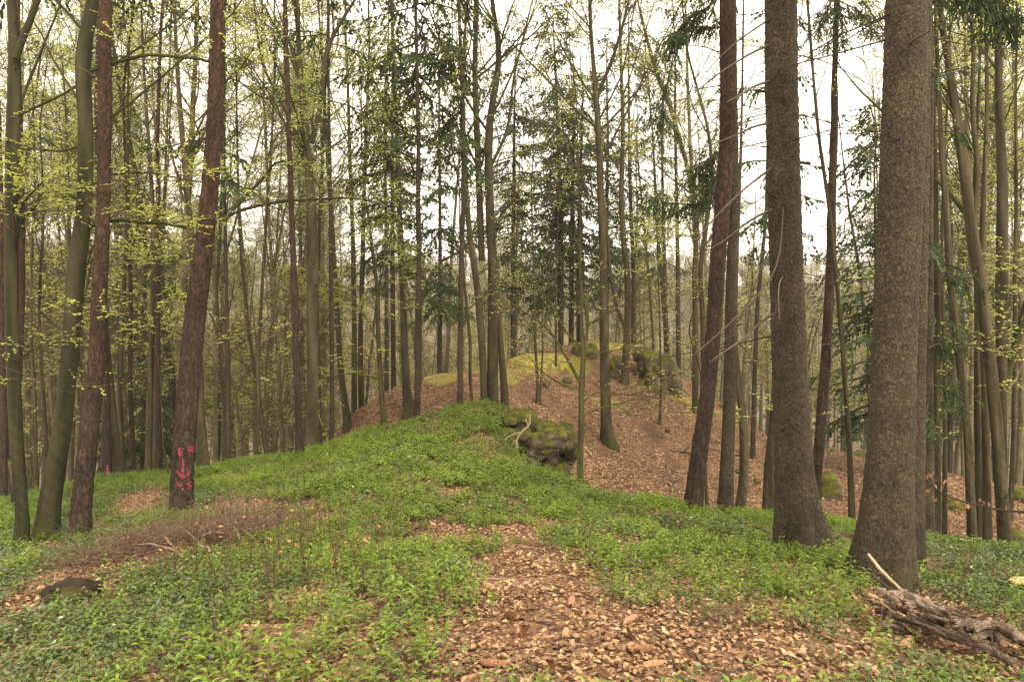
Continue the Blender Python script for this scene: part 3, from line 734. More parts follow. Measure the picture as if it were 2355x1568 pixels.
        m3.inputs['To Max'].default_value = .9
        l.new(s.outputs[0], m3.inputs['Value'])
        mx = n.new('ShaderNodeMixRGB'); mx.inputs['Color2'].default_value = (*moss, 1)
        l.new(m3.outputs[0], mx.inputs['Fac']); l.new(col, mx.inputs['Color1']); col = mx.outputs['Color']
    vv = n.new('ShaderNodeMapRange'); vv.inputs['To Min'].default_value = .8; vv.inputs['To Max'].default_value = 1.2
    l.new(oi.outputs['Random'], vv.inputs['Value'])
    h3 = n.new('ShaderNodeHueSaturation'); l.new(vv.outputs[0], h3.inputs['Value']); l.new(col, h3.inputs['Color'])
    b = n.new('ShaderNodeBsdfPrincipled'); b.inputs['Roughness'].default_value = rough; b.inputs['Specular IOR Level'].default_value = .2
    l.new(h3.outputs['Color'], b.inputs['Base Color'])
    bp = n.new('ShaderNodeBump'); bp.inputs['Strength'].default_value = bump; bp.inputs['Distance'].default_value = .01
    l.new(hgt, bp.inputs['Height']); l.new(bp.outputs[0], b.inputs['Normal'])
    o = n.new('ShaderNodeOutputMaterial'); l.new(b.outputs[0], o.inputs['Surface'])
    return m
M = {}
M['spruce'] = bark_mat('spruce_bark', (.009, .007, .004), (.070, .054, .034), (.045, .042, .014), .03, 3, 1.0, .9, red=None, fine=90, plates=(33, .72, .28))
M['pine'] = bark_mat('pine_bark', (.007, .005, .0035), (.056, .038, .026), (.03, .03, .012), .0, 4, .35, .9, red=(1.05, .84, .72), fine=70, plates=(19, .36, .3))
M['beech'] = bark_mat('beech_bark', (.022, .018, .009), (.070, .057, .029), (.040, .042, .010), .14, 3, .5, .15, fine=22)
M['beech_hazed'] = bark_mat('haze_paled_beech_bark', (.090, .072, .042), (.21, .175, .11), (.06, .06, .02), .08, 3, .5, .15, fine=22)  # background beech bark, with the paling of haze put into the colour
M['shaded_beech'] = bark_mat('shaded_mossy_beech_bark', (.016, .015, .006), (.048, .042, .019), (.032, .036, .007), .25, 3, .5, .2, fine=22)  # mossy bark; the silhouetted trunks' shade is put into its colour
M['mossy'] = bark_mat('mossy_bark', (.028, .022, .010), (.07, .056, .026), (.055, .066, .010), .45, 3, .5, .3, fine=30)
M['twig'] = bark_mat('twig_bark', (.075, .053, .030), (.20, .145, .088), None, 0, 3, 1, .1, fine=12)
M['twig_dark'] = bark_mat('dead_twig_bark', (.028, .021, .014), (.08, .06, .042), None, 0, 3, 1, .1, fine=12)
M['dead'] = bark_mat('dead_branch_bark', (.030, .022, .015), (.115, .088, .062), None, 0, 5, .6, .3, fine=50)
M['pale'] = bark_mat('barkless_wood', (.30, .20, .11), (.52, .38, .23), None, 0, 5, .3, .2, fine=50)
M['cut'] = bark_mat('cut_wood', (.42, .22, .09), (.62, .40, .20), None, 0, 5, 1, .1, fine=40)
M['needle'] = leaf_mat('spruce_needles', [(0, (.020, .036, .010)), (.55, (.042, .070, .018)), (1, (.090, .115, .026))], .12, .55, .3)
M['fresh'] = leaf_mat('fresh_beech_leaf', [(0, (.34, .40, .07)), (.5, (.50, .56, .12)), (1, (.68, .70, .22))], .55, .5, .25)
M['litter'] = leaf_mat('fallen_beech_leaf', [(0, (.050, .028, .014)), (.3, (.160, .088, .042)), (.6, (.29, .172, .086)), (.88, (.42, .275, .145)), (1, (.52, .39, .24))], .08, .6, .3, .15)
M['copper'] = leaf_mat('dry_copper_leaf', [(0, (.20, .08, .04)), (1, (.50, .27, .14))], .3, .6, .2)
M['mercury'] = leaf_mat('dogs_mercury_leaf', [(0, (.065, .105, .010)), (.5, (.145, .215, .020)), (1, (.27, .35, .042))], .3, .45, .35, .55)
M['vinca'] = leaf_mat('periwinkle_leaf', [(0, (.034, .058, .012)), (.5, (.072, .112, .020)), (1, (.13, .18, .040))], .15, .3, .5, .4)
M['flower'] = leaf_mat('periwinkle_flower', [(0, (.20, .12, .62)), (1, (.34, .22, .80))], .2, .6, .2)
M['stem'] = leaf_mat('green_stem', [(0, (.08, .12, .03)), (1, (.14, .18, .05))], 0, .6, .2)
M['cone'] = leaf_mat('cone_scale', [(0, (.13, .06, .032)), (.5, (.30, .15, .08)), (1, (.48, .27, .15))], 0, .6, .3, .3)

def rock_mat():
    m, nt, n, l = new_mat('mossy_limestone')
    tc = n.new('ShaderNodeTexCoord'); ge = n.new('ShaderNodeNewGeometry')
    n1 = n.new('ShaderNodeTexNoise'); n1.inputs['Scale'].default_value = 9; n1.inputs['Detail'].default_value = 8
    n2 = n.new('ShaderNodeTexNoise'); n2.inputs['Scale'].default_value = 4.5; n2.inputs['Detail'].default_value = 6
    l.new(tc.outputs['Object'], n1.inputs['Vector']); l.new(tc.outputs['Object'], n2.inputs['Vector'])
    r = ramp(n, [(.3, (.038, .030, .020)), (.55, (.11, .088, .058)), (.8, (.22, .185, .13))]); l.new(n1.outputs['Fac'], r.inputs['Fac'])
    rm = ramp(n, [(.3, (.032, .038, .007)), (.6, (.088, .090, .015)), (.85, (.18, .17, .030))]); l.new(n1.outputs['Fac'], rm.inputs['Fac'])
    sx = n.new('ShaderNodeSeparateXYZ'); l.new(ge.outputs['Normal'], sx.inputs[0])
    a = n.new('ShaderNodeMath'); a.operation = 'MULTIPLY_ADD'; a.inputs[1].default_value = .35
    l.new(sx.outputs['Z'], a.inputs[0]); l.new(n2.outputs['Fac'], a.inputs[2])
    mr = n.new('ShaderNodeMapRange'); mr.inputs['From Min'].default_value = .55; mr.inputs['From Max'].default_value = .68; l.new(a.outputs[0], mr.inputs['Value'])
    mx = n.new('ShaderNodeMixRGB'); l.new(mr.outputs[0], mx.inputs['Fac']); l.new(r.outputs['Color'], mx.inputs['Color1']); l.new(rm.outputs['Color'], mx.inputs['Color2'])
    b = n.new('ShaderNodeBsdfPrincipled'); b.inputs['Roughness'].default_value = .95; b.inputs['Specular IOR Level'].default_value = .15
    l.new(mx.outputs['Color'], b.inputs['Base Color'])
    n3 = n.new('ShaderNodeTexNoise'); n3.inputs['Scale'].default_value = 28; n3.inputs['Detail'].default_value = 6; l.new(tc.outputs['Object'], n3.inputs['Vector'])
    bp = n.new('ShaderNodeBump'); bp.inputs['Strength'].default_value = .8; bp.inputs['Distance'].default_value = .04
    l.new(n3.outputs['Fac'], bp.inputs['Height']); l.new(bp.outputs[0], b.inputs['Normal'])
    o = n.new('ShaderNodeOutputMaterial'); l.new(b.outputs[0], o.inputs['Surface'])
    return m
M['rock'] = rock_mat()
def moss_mat():
    m, nt, n, l = new_mat('moss')
    tc = n.new('ShaderNodeTexCoord')
    n1 = n.new('ShaderNodeTexNoise'); n1.inputs['Scale'].default_value = 6; n1.inputs['Detail'].default_value = 6
    l.new(tc.outputs['Object'], n1.inputs['Vector'])
    r = ramp(n, [(.3, (.11, .085, .03)), (.5, (.22, .19, .045)), (.75, (.40, .36, .08))]); l.new(n1.outputs['Fac'], r.inputs['Fac'])
    b = n.new('ShaderNodeBsdfPrincipled'); b.inputs['Roughness'].default_value = 1; b.inputs['Specular IOR Level'].default_value = .1
    l.new(r.outputs['Color'], b.inputs['Base Color'])
    n3 = n.new('ShaderNodeTexNoise'); n3.inputs['Scale'].default_value = 30; n3.inputs['Detail'].default_value = 5; l.new(tc.outputs['Object'], n3.inputs['Vector'])
    bp = n.new('ShaderNodeBump'); bp.inputs['Strength'].default_value = .8; bp.inputs['Distance'].default_value = .03
    l.new(n3.outputs['Fac'], bp.inputs['Height']); l.new(bp.outputs[0], b.inputs['Normal'])
    o = n.new('ShaderNodeOutputMaterial'); l.new(b.outputs[0], o.inputs['Surface'])
    return m
M['moss'] = moss_mat()
def ground_mat():
    m, nt, n, l = new_mat('forest_floor')
    tc = n.new('ShaderNodeTexCoord')
    v = n.new('ShaderNodeTexVoronoi'); v.inputs['Scale'].default_value = 34; v.feature = 'F1'
    wob = n.new('ShaderNodeTexNoise'); wob.inputs['Scale'].default_value = 9
    l.new(tc.outputs['Object'], wob.inputs['Vector'])
    mixv = n.new('ShaderNodeMixRGB'); mixv.blend_type = 'LINEAR_LIGHT'; mixv.inputs['Fac'].default_value = .06
    l.new(tc.outputs['Object'], mixv.inputs['Color1']); l.new(wob.outputs['Color'], mixv.inputs['Color2'])
    l.new(mixv.outputs['Color'], v.inputs['Vector'])
    sp = n.new('ShaderNodeSeparateColor'); l.new(v.outputs['Color'], sp.inputs[0])
    r = ramp(n, [(0, (.040, .022, .013)), (.4, (.11, .058, .034)), (.8, (.21, .118, .068)), (1, (.36, .225, .135))])
    l.new(sp.outputs[0], r.inputs['Fac'])
    soil = n.new('ShaderNodeTexNoise'); soil.inputs['Scale'].default_value = 35; soil.inputs['Detail'].default_value = 6
    l.new(tc.outputs['Object'], soil.inputs['Vector'])
    rs = ramp(n, [(.3, (.035, .022, .014)), (.7, (.11, .068, .043))]); l.new(soil.outputs['Fac'], rs.inputs['Fac'])
    def att(nm):
        a = n.new('ShaderNodeAttribute'); a.attribute_name = nm; return a.outputs['Fac']
    big = n.new('ShaderNodeTexNoise'); big.inputs['Scale'].default_value = 1.6; big.inputs['Detail'].default_value = 6
    l.new(tc.outputs['Object'], big.inputs['Vector'])
    def thr(fac, lo, hi, k=.9):
        a = n.new('ShaderNodeMath'); a.operation = 'MULTIPLY_ADD'; a.inputs[1].default_value = 1.0
        l.new(fac, a.inputs[0])
        c = n.new('ShaderNodeMath'); c.operation = 'MULTIPLY'; c.inputs[1].default_value = .9; l.new(big.outputs['Fac'], c.inputs[0])
        l.new(c.outputs[0], a.inputs[2])
        mr = n.new('ShaderNodeMapRange'); mr.inputs['From Min'].default_value = lo; mr.inputs['From Max'].default_value = hi; mr.inputs['To Max'].default_value = k
        l.new(a.outputs[0], mr.inputs['Value']); return mr.outputs[0]
    m1 = n.new('ShaderNodeMixRGB'); l.new(thr(att('soil'), .75, 1.3, .8), m1.inputs['Fac']); l.new(r.outputs['Color'], m1.inputs['Color1']); l.new(rs.outputs['Color'], m1.inputs['Color2'])
    mn = n.new('ShaderNodeTexNoise'); mn.inputs['Scale'].default_value = 12; mn.inputs['Detail'].default_value = 5; l.new(tc.outputs['Object'], mn.inputs['Vector'])
    rm = ramp(n, [(.3, (.09, .075, .02)), (.7, (.30, .27, .055))]); l.new(mn.outputs['Fac'], rm.inputs['Fac'])
    m2 = n.new('ShaderNodeMixRGB'); l.new(thr(att('moss'), .75, 1.0), m2.inputs['Fac']); l.new(m1.outputs['Color'], m2.inputs['Color1']); l.new(rm.outputs['Color'], m2.inputs['Color2'])
    # distant slopes: pale spring wood floor
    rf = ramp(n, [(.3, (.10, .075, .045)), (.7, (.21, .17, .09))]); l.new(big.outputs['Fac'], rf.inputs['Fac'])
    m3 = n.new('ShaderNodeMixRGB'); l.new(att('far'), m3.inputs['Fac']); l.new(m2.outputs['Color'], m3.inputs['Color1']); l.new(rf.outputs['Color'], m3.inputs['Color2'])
    b = n.new('ShaderNodeBsdfPrincipled'); b.inputs['Roughness'].default_value = .95; b.inputs['Specular IOR Level'].default_value = .15
    l.new(m3.outputs['Color'], b.inputs['Base Color'])
    bp = n.new('ShaderNodeBump'); bp.inputs['Strength'].default_value = .7; bp.inputs['Distance'].default_value = .03
    l.new(sp.outputs[1], bp.inputs['Height']); l.new(bp.outputs[0], b.inputs['Normal'])
    o = n.new('ShaderNodeOutputMaterial'); l.new(b.outputs[0], o.inputs['Surface'])
    return m
M['ground'] = ground_mat()

# ------------------------------------------------------------ where things grow (read on the ground)
def ell(px, py, cx, cy, rx, ry, ang=0):
    a = math.radians(ang); dx, dy = px - cx, py - cy
    u = dx * math.cos(a) + dy * math.sin(a); v = -dx * math.sin(a) + dy * math.cos(a)
    return 1 - np.sqrt((u / rx) ** 2 + (v / ry) ** 2)      # >0 inside, 1 at centre
def poly_in(px, py, pts):
    ins = np.zeros(px.shape, bool); j = len(pts) - 1
    for i in range(len(pts)):
        xi, yi = pts[i]; xj, yj = pts[j]
        c = ((yi > py) != (yj > py)) & (px < (xj - xi) * (py - yi) / (yj - yi + 1e-9) + xi)
        ins ^= c; j = i
    return ins
PATH = [(900,1195),(1060,1215),(1200,1210),(1280,1240),(1330,1285),(1450,1320),(1600,1360),(1750,1385),(1920,1420),(2060,1490),(2100,1580),(980,1620),(1020,1530),(1065,1450),(1075,1360),(1040,1290),(930,1235)]
def field_noise(x, y):
    return (np.sin(x * 2.1 + 1.3) * np.sin(y * 1.7 + .4) + .6 * np.sin(x * 4.7 + y * 2.2) * np.sin(y * 5.1 - x) + .4 * np.sin(x * 9.3 + 2) * np.sin(y * 8.7 + 1)) / 2
def green_at(X, Y, Z):
    """cover of herbs, 0..1"""
    px, py, d = proj(np.stack([X, Y, Z], -1))
    f = field_noise(X, Y)
    g = np.ones(px.shape)
    def cut(v, k=4): return np.clip(.5 + v * k + f * .35, 0, 1)
    inp = poly_in(px, py, PATH)
    # distance-softened path: combine polygon with ellipses for its core
    core = np.maximum.reduce([ell(px, py, 1520, 1530, 480, 105, 5), ell(px, py, 1230, 1335, 130, 80, 20), ell(px, py, 1080, 1235, 120, 20, 0)])
    b = np.where(inp, np.clip(.80 + core * 1.0 + f * .3, .45, .985), np.clip(.15 + core * 3 + f * .3, 0, .8) * (core > -.12))
    for e in [(2190,1468,240,85,22),(1500,1500,440,100,4),(315,1160,95,28,-18), (580,1165,170,14,-4), (410,1250,200,40,-14), (310,1290,130,30,-12), (165,1362,110,34,-5), (60,1400,90,28,-10),
              (120,1262,70,14,0), (1175,985,36,16,35)]:
        b = np.maximum(b, cut(ell(px, py, *e), 2.5) * (ell(px, py, *e) > -.3))
    b = np.maximum(b, np.clip((f - .8) * 2, 0, .3))
    g = 1 - b
    g = np.where(Y < crest(px) + .4, g, 0)
    g = np.where((d < 2.6) & (Y < 2.4), .35, g)
    return g, px, py, d
def moss_at(X, Y, Z, px, py):
    m = np.zeros(px.shape)
    h = (Y > crest(px) + 1)
    for e in [(1020,868,75,22,-8),(1235,835,110,34,0),(1400,795,120,16,0),(1160,870,60,26,0),(1590,925,90,14,20),(1400,925,60,14,10),(1100,850,40,14,0),(1330,840,50,40,0), (830,1000,60,30,-30)]:
        m = np.maximum(m, np.where(h, np.clip(ell(px, py, *e) * 1.1 + .05 + .25 * field_noise(X * 2, Y * 2), 0, 1), 0))
    return m
def soil_at(X, Y, Z, px, py):
    s = np.zeros(px.shape); h = (Y > crest(px) + 1)
    for e in [(1545,1100,38,90,-8),(1500,1000,45,50,-20),(985,935,60,14,-25),(1310,850,60,25,20),(1100,885,200,14,0)]:
        s = np.maximum(s, np.where(h, np.clip(ell(px, py, *e) * 1.1 + .05 + .35 * field_noise(X * 2, Y * 2 + 3), 0, .9), 0))
    core = ell(px, py, 1330, 1400, 260, 130, 8)
    s = np.maximum(s, np.where(~h, np.clip(core * .5, 0, .35), 0))
    return s

# ------------------------------------------------------------ ground sheet
def build_ground():
    ys = np.concatenate([-8 + np.arange(0, 10, .5), np.linspace(2, 16, 150), 16 + 24 * np.linspace(0.004, 1, 95), 40 * (1200 / 40) ** np.linspace(.02, 1, 50)])
    ts = np.linspace(-1, 1, 330); ts = np.sign(ts) * (np.abs(ts) * .55 + .45 * np.abs(ts) ** 3) * 1.35
    YY, TT = np.meshgrid(ys, ts, indexing='ij')
    XX = TT * (np.abs(YY) * .95 + 6)
    ZZ = ground(XX, YY)
    g, px, py, d = green_at(XX, YY, ZZ)
    moss = moss_at(XX, YY, ZZ, px, py); soil = soil_at(XX, YY, ZZ, px, py)
    moss = np.where(YY < .5, 0, moss); soil = np.where(YY < .5, .2, np.maximum(soil, np.where(g > .4, .35, 0)))
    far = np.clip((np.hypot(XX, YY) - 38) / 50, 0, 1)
    a, b = XX.shape
    i = np.arange(a - 1)[:, None] * b; j = np.arange(b - 1)[None, :]
    F = np.stack([i + j, i + j + 1, i + b + j + 1, i + b + j], -1).reshape(-1, 4)
    me = make_mesh('ground', np.stack([XX, YY, ZZ], -1).reshape(-1, 3), F, None,
                   {'moss': moss.ravel(), 'soil': soil.ravel(), 'far': far.ravel()}, True, [M['ground']])
    obj('forest_ground', me, kind='structure')
build_ground()
# ------------------------------------------------------------ traced trees
NAME = dict(beech='beech_tree', pine='pine_tree', spruce='spruce_tree', mossy='mossy_tree')
def to_path(pts, Y):
    a = np.array(pts, float)
    P = unproj(a[:, 0], a[:, 1], Y)
    _, _, d = proj(P)
    return P, a[:, 2] / 2 / FOC * d
def ground_down(P, R):
    """run the foot into the soil"""
    g = float(ground(P[0, 0], P[0, 1]))
    if P[0, 2] > g - .1:
        dirv = unit(P[0] - P[1]) if P[0, 2] - g < .5 else np.array([0, 0, -1.0])
        q = P[0] + dirv * ((P[0, 2] - g + .15) / max(-dirv[2], .3))
        q[2] = g - .15
        P = np.vstack([q, P]); R = np.concatenate([[R[0] * 1.03], R])
    return P, R
SURF = {}
def build_traced(i, t):
    Y = t['Y']; kind = t['kind']
    P, R = to_path(t['pts'], Y)
    P, R = ground_down(P, R)
    base_z = float(ground(P[0, 0], P[0, 1]))
    H = t['H']
    top = base_z + H
    if P[-1, 2] < top - .3:
        dv = unit(P[-1] - P[-2]); dv = unit(dv * np.array([.6, .6, 1]) + [0, 0, .6])
        n = 4; L = top - P[-1, 2]
        ex = []; d = dv
        for q in range(1, n + 1):
            ex.append(P[-1] + dv * L * q / n + rng.normal(0, .04, 3) * q)
        P = np.vstack([P, ex]); r_end = R[-1]
        R = np.concatenate([R, np.linspace(r_end, max(r_end * .15, .006), n + 1)[1:]])
    base = np.array([P[0, 0], P[0, 1], base_z])
    P = P - base
    rt = root(NAME[kind], tuple(base), t['label'], 'tree', t['group'])
    Pd, Rd = resample(P, R, 60)
    # extra slack: keep the exact foot
    Pd[0] = P[0]
    tot = np.linalg.norm(np.diff(Pd, axis=0), axis=1).sum()
    near = Y < 12.9 and kind in ('spruce', 'pine') and t['vis']
    seed = 1.7 * i + .3
    surf = TrunkSurf(kind, Pd, Rd, seed, t['flare'], relief=(Y < 24))
    SURF[t['label']] = (surf, base)
    if Y < 8:
        k = int(np.clip(2 * np.pi * surf.R0 / .0095, 60, 110)); st = .014 if Y < 7.5 else .02
        Ls = np.concatenate([np.arange(0, 6.3, st), np.linspace(6.3, tot, 16)])
    elif near:
        k = int(np.clip(2 * np.pi * surf.R0 / .013, 36, 72)); Ls = np.concatenate([np.arange(0, 7.2, .026), np.linspace(7.2, tot, 20)])
    elif Y < 12.9:
        k = 28; Ls = np.concatenate([np.arange(0, 2, .05), np.linspace(2, tot, 70)])
    elif Y < 20:
        k = 16; Ls = np.concatenate([np.linspace(0, 1, 10, endpoint=False), np.linspace(1, tot, 60)])
    else:
        k = 12; Ls = np.concatenate([np.linspace(0, 1, 8, endpoint=False), np.linspace(1, tot, 40)])
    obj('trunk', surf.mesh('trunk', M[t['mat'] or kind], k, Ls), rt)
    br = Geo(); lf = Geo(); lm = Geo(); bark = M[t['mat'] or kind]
    allP = [(Pd, Rd)]
    for fk in t['forks']:
        Pf, Rf = to_path(fk, Y + rng.uniform(-.1, .25)); Pf = Pf - base
        if fk[0][1] > 880:      # stem starting at the ground
            g = float(ground(Pf[0, 0] + base[0], Pf[0, 1] + base[1])) - base_z - .15
            if Pf[0, 2] > g: Pf = np.vstack([[Pf[0, 0], Pf[0, 1], g], Pf]); Rf = np.concatenate([[Rf[0]], Rf])
        if Pf[-1, 2] > 4.5 and Pf[-1, 2] < H * .8:
            dv = unit(Pf[-1] - Pf[-2]) ; ex = Pf[-1] + dv * (H * .8 - Pf[-1, 2]) * .7
            Pf = np.vstack([Pf, ex]); Rf = np.concatenate([Rf, [Rf[-1] * .2]])
        Pq, Rq = resample(Pf, Rf, 30)
        s2 = TrunkSurf(kind, Pq, Rq, seed + 2, 0, relief=False)
        tt = np.linalg.norm(np.diff(Pq, axis=0), axis=1).sum()
        obj('stem', s2.mesh('stem', bark, 14 if Y < 22 else 9, np.linspace(0, tt, 40)), rt)
        allP.append((Pq, Rq))
    bl = []
    for bp in t['boughs']:
        Pb, Rb = to_path(bp, Y)
        zz = np.cumsum(rng.normal(0, .10, len(Pb))) ; Pb = Pb - base
        Pb[:, 1] += (zz - zz[0]) * np.linspace(0, 1, len(Pb)) * 1.5
        Pb, Rb = resample(Pb, Rb, 16)
        g = Geo(); g.tubes(Pb[None], Rb[None], 8)
        obj('bough', g.mesh('bough', bark), rt)
        bl.append((Pb, Rb))
    minr = float(np.clip(.00021 * Y, .0016, .0062))
    if bl:
        PB = np.stack([b[0] for b in bl]); RB = np.stack([b[1] for b in bl])
        beech_spray(br, lf, PB, RB, per=13, tw=6, leaf=t['leaf'] * 4.6, lsize=.038 if Y < 18 else .055, minr=minr, l2=(.5, 1.5), tmin=.1, flat=.4)
    if kind in ('beech', 'mossy'):
        h0 = t['c0'] or 6
        far = Y > 19
        for q, (Pa, Ra) in enumerate(allP):
            topz = Pa[:, 2].max()
            if topz < h0 + .5: continue
            n1 = int(max(4, (topz - h0) * 1.7 * t['dens'] * (1 if q == 0 else .7)))
            sc = t['spread'] * (1 if H > 10 else .5)
            Pl, Rl = limbs_on(Pa, Ra, h0, n1, (1.8 * sc, 4.6 * sc), (.45, .95), .07, .09, .5, 8, .022 if Y < 12 else .045)
            if Y < 24:
                for a_ in range(len(Pl)):
                    g_ = Geo(); g_.tubes(Pl[a_:a_+1], np.maximum(Rl[a_:a_+1], minr * 1.3), 6, tone=.5); obj('limb', g_.mesh('limb', bark), rt)
            else: br.tubes(Pl, np.maximum(Rl, minr * 1.3), 5)
            beech_spray(br, lf, Pl, Rl, per=9 if not far else 9, tw=5, leaf=t['leaf'] * 1.9, lsize=.038 if Y < 14 else (.046 if Y < 22 else .060), minr=minr)
        # thin epicormic shoots low on the stem
        m = 5
        if H > 8:
            tq = rng.uniform(.12, .35, m); p, r, tg = path_at(Pd, Rd, tq); dq = side_dirs(tg, np.full(m, 1.2), m)
            Pe, Re = grow(p, dq, rng.uniform(.5, 1.6, m), np.full(m, .006), 6, .12, 0, .4)
            br.tubes(Pe, Re, 4); beech_spray(br, lf, Pe, Re, per=3, tw=4, leaf=t['leaf'] * 1.5, lsize=.05, minr=minr, l2=(.3, .8), flat=.3)
    elif kind == 'spruce':
        rad = (2.3 if H > 12 else 1.9) * t['spread']
        spruce_crown(br, lf, Pd, Rd, t['c0'] or 8, H, t['dens'], rad, True, .026 if Y < 14 else .045, .09 if Y < 14 else .105)
    else:
        m = 10
        tq = rng.uniform(.2, .7, m); p, r, tg = path_at(Pd, Rd, tq); dq = side_dirs(tg, rng.uniform(1, 1.5, m), m)
        Pe, Re = grow(p, dq, rng.uniform(.2, 1.4, m), np.full(m, .010), 6, .1, 0, .4); br.tubes(Pe, Re, 4)
        # pine top well above the view
        spruce_crown(br, lf, Pd, Rd, H * .72, H, .7, 1.8, False, .06, .2)
    if Y < 24:
        m = 12 if kind != 'beech' else 7
        hq = rng.uniform(.06, .6, m); p, r, tg = path_at(Pd, Rd, hq); dq = side_dirs(tg, rng.uniform(1.0, 1.5, m), m)
        Pe, Re = grow(p, dq, r + rng.uniform(.02, .14, m), np.clip(r * .16, .006, .02), 4, .08, 0, .7)
        for a_ in range(m):
            g_ = Geo(); g_.tubes(Pe[a_:a_+1], Re[a_:a_+1], 6, tone=.2); obj('branch_stub', g_.mesh('branch_stub', bark), rt)
    if br.V: obj('twigs', br.mesh('twigs', M['twig'] if kind != 'spruce' else M['twig_dark']), rt, kind='stuff')
    if lf.V: obj('foliage', lf.mesh('foliage', M['needle'] if kind in ('spruce', 'pine') else M['fresh'], False), rt, kind='stuff')
    return rt
ROOTS = {}
for i, t in enumerate(TREES):
    ROOTS[t['label']] = build_traced(i, t)
def find(s):
    for k in ROOTS:
        if s in k: return k
    raise KeyError(s)
# ------------------------------------------------------------ background wood: kinds built once, then copied
def straight_trunk(H, r, lean=.03, n=24):
    z = np.linspace(-.6, H, n); a = rng.uniform(0, 6.28)
    w = np.cumsum(np.cumsum(rng.normal(0, .014, (n, 2)), 0), 0) + rng.normal(0, .012, (n, 2))
    P = np.stack([w[:, 0] + np.cos(a) * lean * z, w[:, 1] + np.sin(a) * lean * z, z], 1)
    P[:, :2] -= P[1, :2]
    R = r * (1 - .85 * np.clip(z / H, 0, 1) ** 1.1) + .006
    R[:2] *= 1.25
    return P, R
def variant(kind):
    """returns list of (part name, mesh, stuff?)"""
    br = Geo(); lf = Geo(); tr = Geo()
    if kind == 'beech_tree':
        H = rng.uniform(17, 23); P, R = straight_trunk(H, rng.uniform(.07, .135), rng.uniform(0, .09))
        tr.tubes(P[None], R[None], 9, tone=.5)
        if rng.random() < .5:
            i = rng.integers(8, 13); Pf, Rf = grow(P[i][None], unit(np.array([[rng.normal(0, .3), rng.normal(0, .3), 1]])), np.array([H * .5]), np.array([R[i] * .7]), 12, .06, .08, .15)
            tr.tubes(Pf, Rf, 7); 
            Pl, Rl = limbs_on(Pf[0], Rf[0], Pf[0, 2, 2], 8, (1.5, 3.5), (.4, .8)); br.tubes(Pl, np.maximum(Rl, .009), 4)
            beech_spray(br, lf, Pl, Rl, per=6, tw=4, leaf=.38, lsize=.085, minr=.0065)
        Pl, Rl = limbs_on(P, R, rng.uniform(4.5, 8), 20, (1.8, 4.5), (.4, .9)); br.tubes(Pl, np.maximum(Rl, .009), 4)
        beech_spray(br, lf, Pl, Rl, per=16, tw=6, leaf=1.1, lsize=.058, minr=.006)
        mats = (M['beech_hazed'], M['twig'], M['fresh'])
    elif kind == 'young_beech':
        H = rng.uniform(6, 10); P, R = straight_trunk(H, rng.uniform(.03, .06), rng.uniform(.02, .12))
        tr.tubes(P[None], R[None], 7, tone=.5)
        Pl, Rl = limbs_on(P, R, 1.0, 18, (1.0, 2.6), (.7, 1.2), .03, .1, .6, 7); br.tubes(Pl, np.maximum(Rl, .007), 4)
        beech_spray(br, lf, Pl, Rl, per=5, tw=4, leaf=rng.choice([.2, 1.8, .9]), lsize=.065, minr=.0055, flat=.25)
        mats = (M['beech_hazed'], M['twig'], M['fresh'])
    elif kind == 'spruce_tree':
        H = rng.uniform(14, 21); P, R = straight_trunk(H, rng.uniform(.11, .17), .01)
        tr.tubes(P[None], R[None], 9, tone=.5)
        spruce_crown(br, lf, P, R, rng.uniform(3, 8), H, 1.1, rng.uniform(1.7, 2.4), True, .045, .13)
        mats = (M['spruce'], M['twig_dark'], M['needle'])
    else:
        H = rng.uniform(17, 21); P, R = straight_trunk(H, rng.uniform(.10, .15), .02)
        tr.tubes(P[None], R[None], 9, tone=.5)
        spruce_crown(br, lf, P, R, H * .66, H, .8, 1.8, False, .09, .3)
        mats = (M['pine'], M['twig_dark'], M['needle'])
    out = [('trunk', tr.mesh('trunk', mats[0]), False)]
    out.append(('twigs', br.mesh('twigs', mats[1]), True))
    if lf.V: out.append(('foliage', lf.mesh('foliage', mats[2], False), True))
    return out
VAR = {k: [variant(k) for _ in range(n)] for k, n in (('beech_tree', 6), ('young_beech', 6), ('spruce_tree', 4), ('pine_tree', 2))}
used = {}
def place_variant(kind, X, Y, label, group, s=1.0):
    vs = VAR[kind]; vi = int(rng.integers(len(vs)))
    z = float(ground(X, Y))
    key = (kind, vi)
    if key not in used:
        r = root(kind, (X, Y, z), label, 'tree', group)
        used[key] = (r, [obj(n, me, r, kind='stuff' if st else None) for n, me, st in vs[vi]])
    else:
        r0, parts = used[key]
        r = r0.copy(); COL.objects.link(r); r.location = (X, Y, z); r['label'] = label; r['group'] = group
        for p0 in parts:
            p = p0.copy(); COL.objects.link(p); p.parent = r
    r.rotation_euler = (0, 0, rng.uniform(0, 6.28)); r.scale = (s, s, s)
    return r
SHORTS = [(40,'leftmost mossy beech'),(150,'leaning mossy beech'),(230,'reddish brown pine'),(352,'pale double beech'),(440,'pink marked pine'),(522,'dark stem pair'),(592,'slim crest beech'),
 (684,'thin crest pine'),(719,'stout green beech'),(785,'left leaning bank beech'),(822,'two close bank beeches'),(874,'crooked mossy tree'),(932,'beech with splayed roots'),(961,'straight dark spruce'),
 (1060,'dark spruce by the triple beech'),(1133,'three stemmed beech'),(1235,'slender double beech'),(1338,'bare mossy beech'),(1392,'tall smooth beech'),(1440,'gnarled beech'),(1517,'brown slope sapling'),
 (1600,'left curving beech'),(1640,'leaning reddish pine'),(1685,'slender grey spruce'),(1740,'thin slope spruce'),(1815,'left big spruce'),(1905,'slim brown pine'),(1945,'slim smooth beech'),(2055,'biggest spruce'),
 (2150,'first pale beech'),(2225,'left leaning clump beech'),(2290,'thick clump beech'),(2340,'right edge beech')]
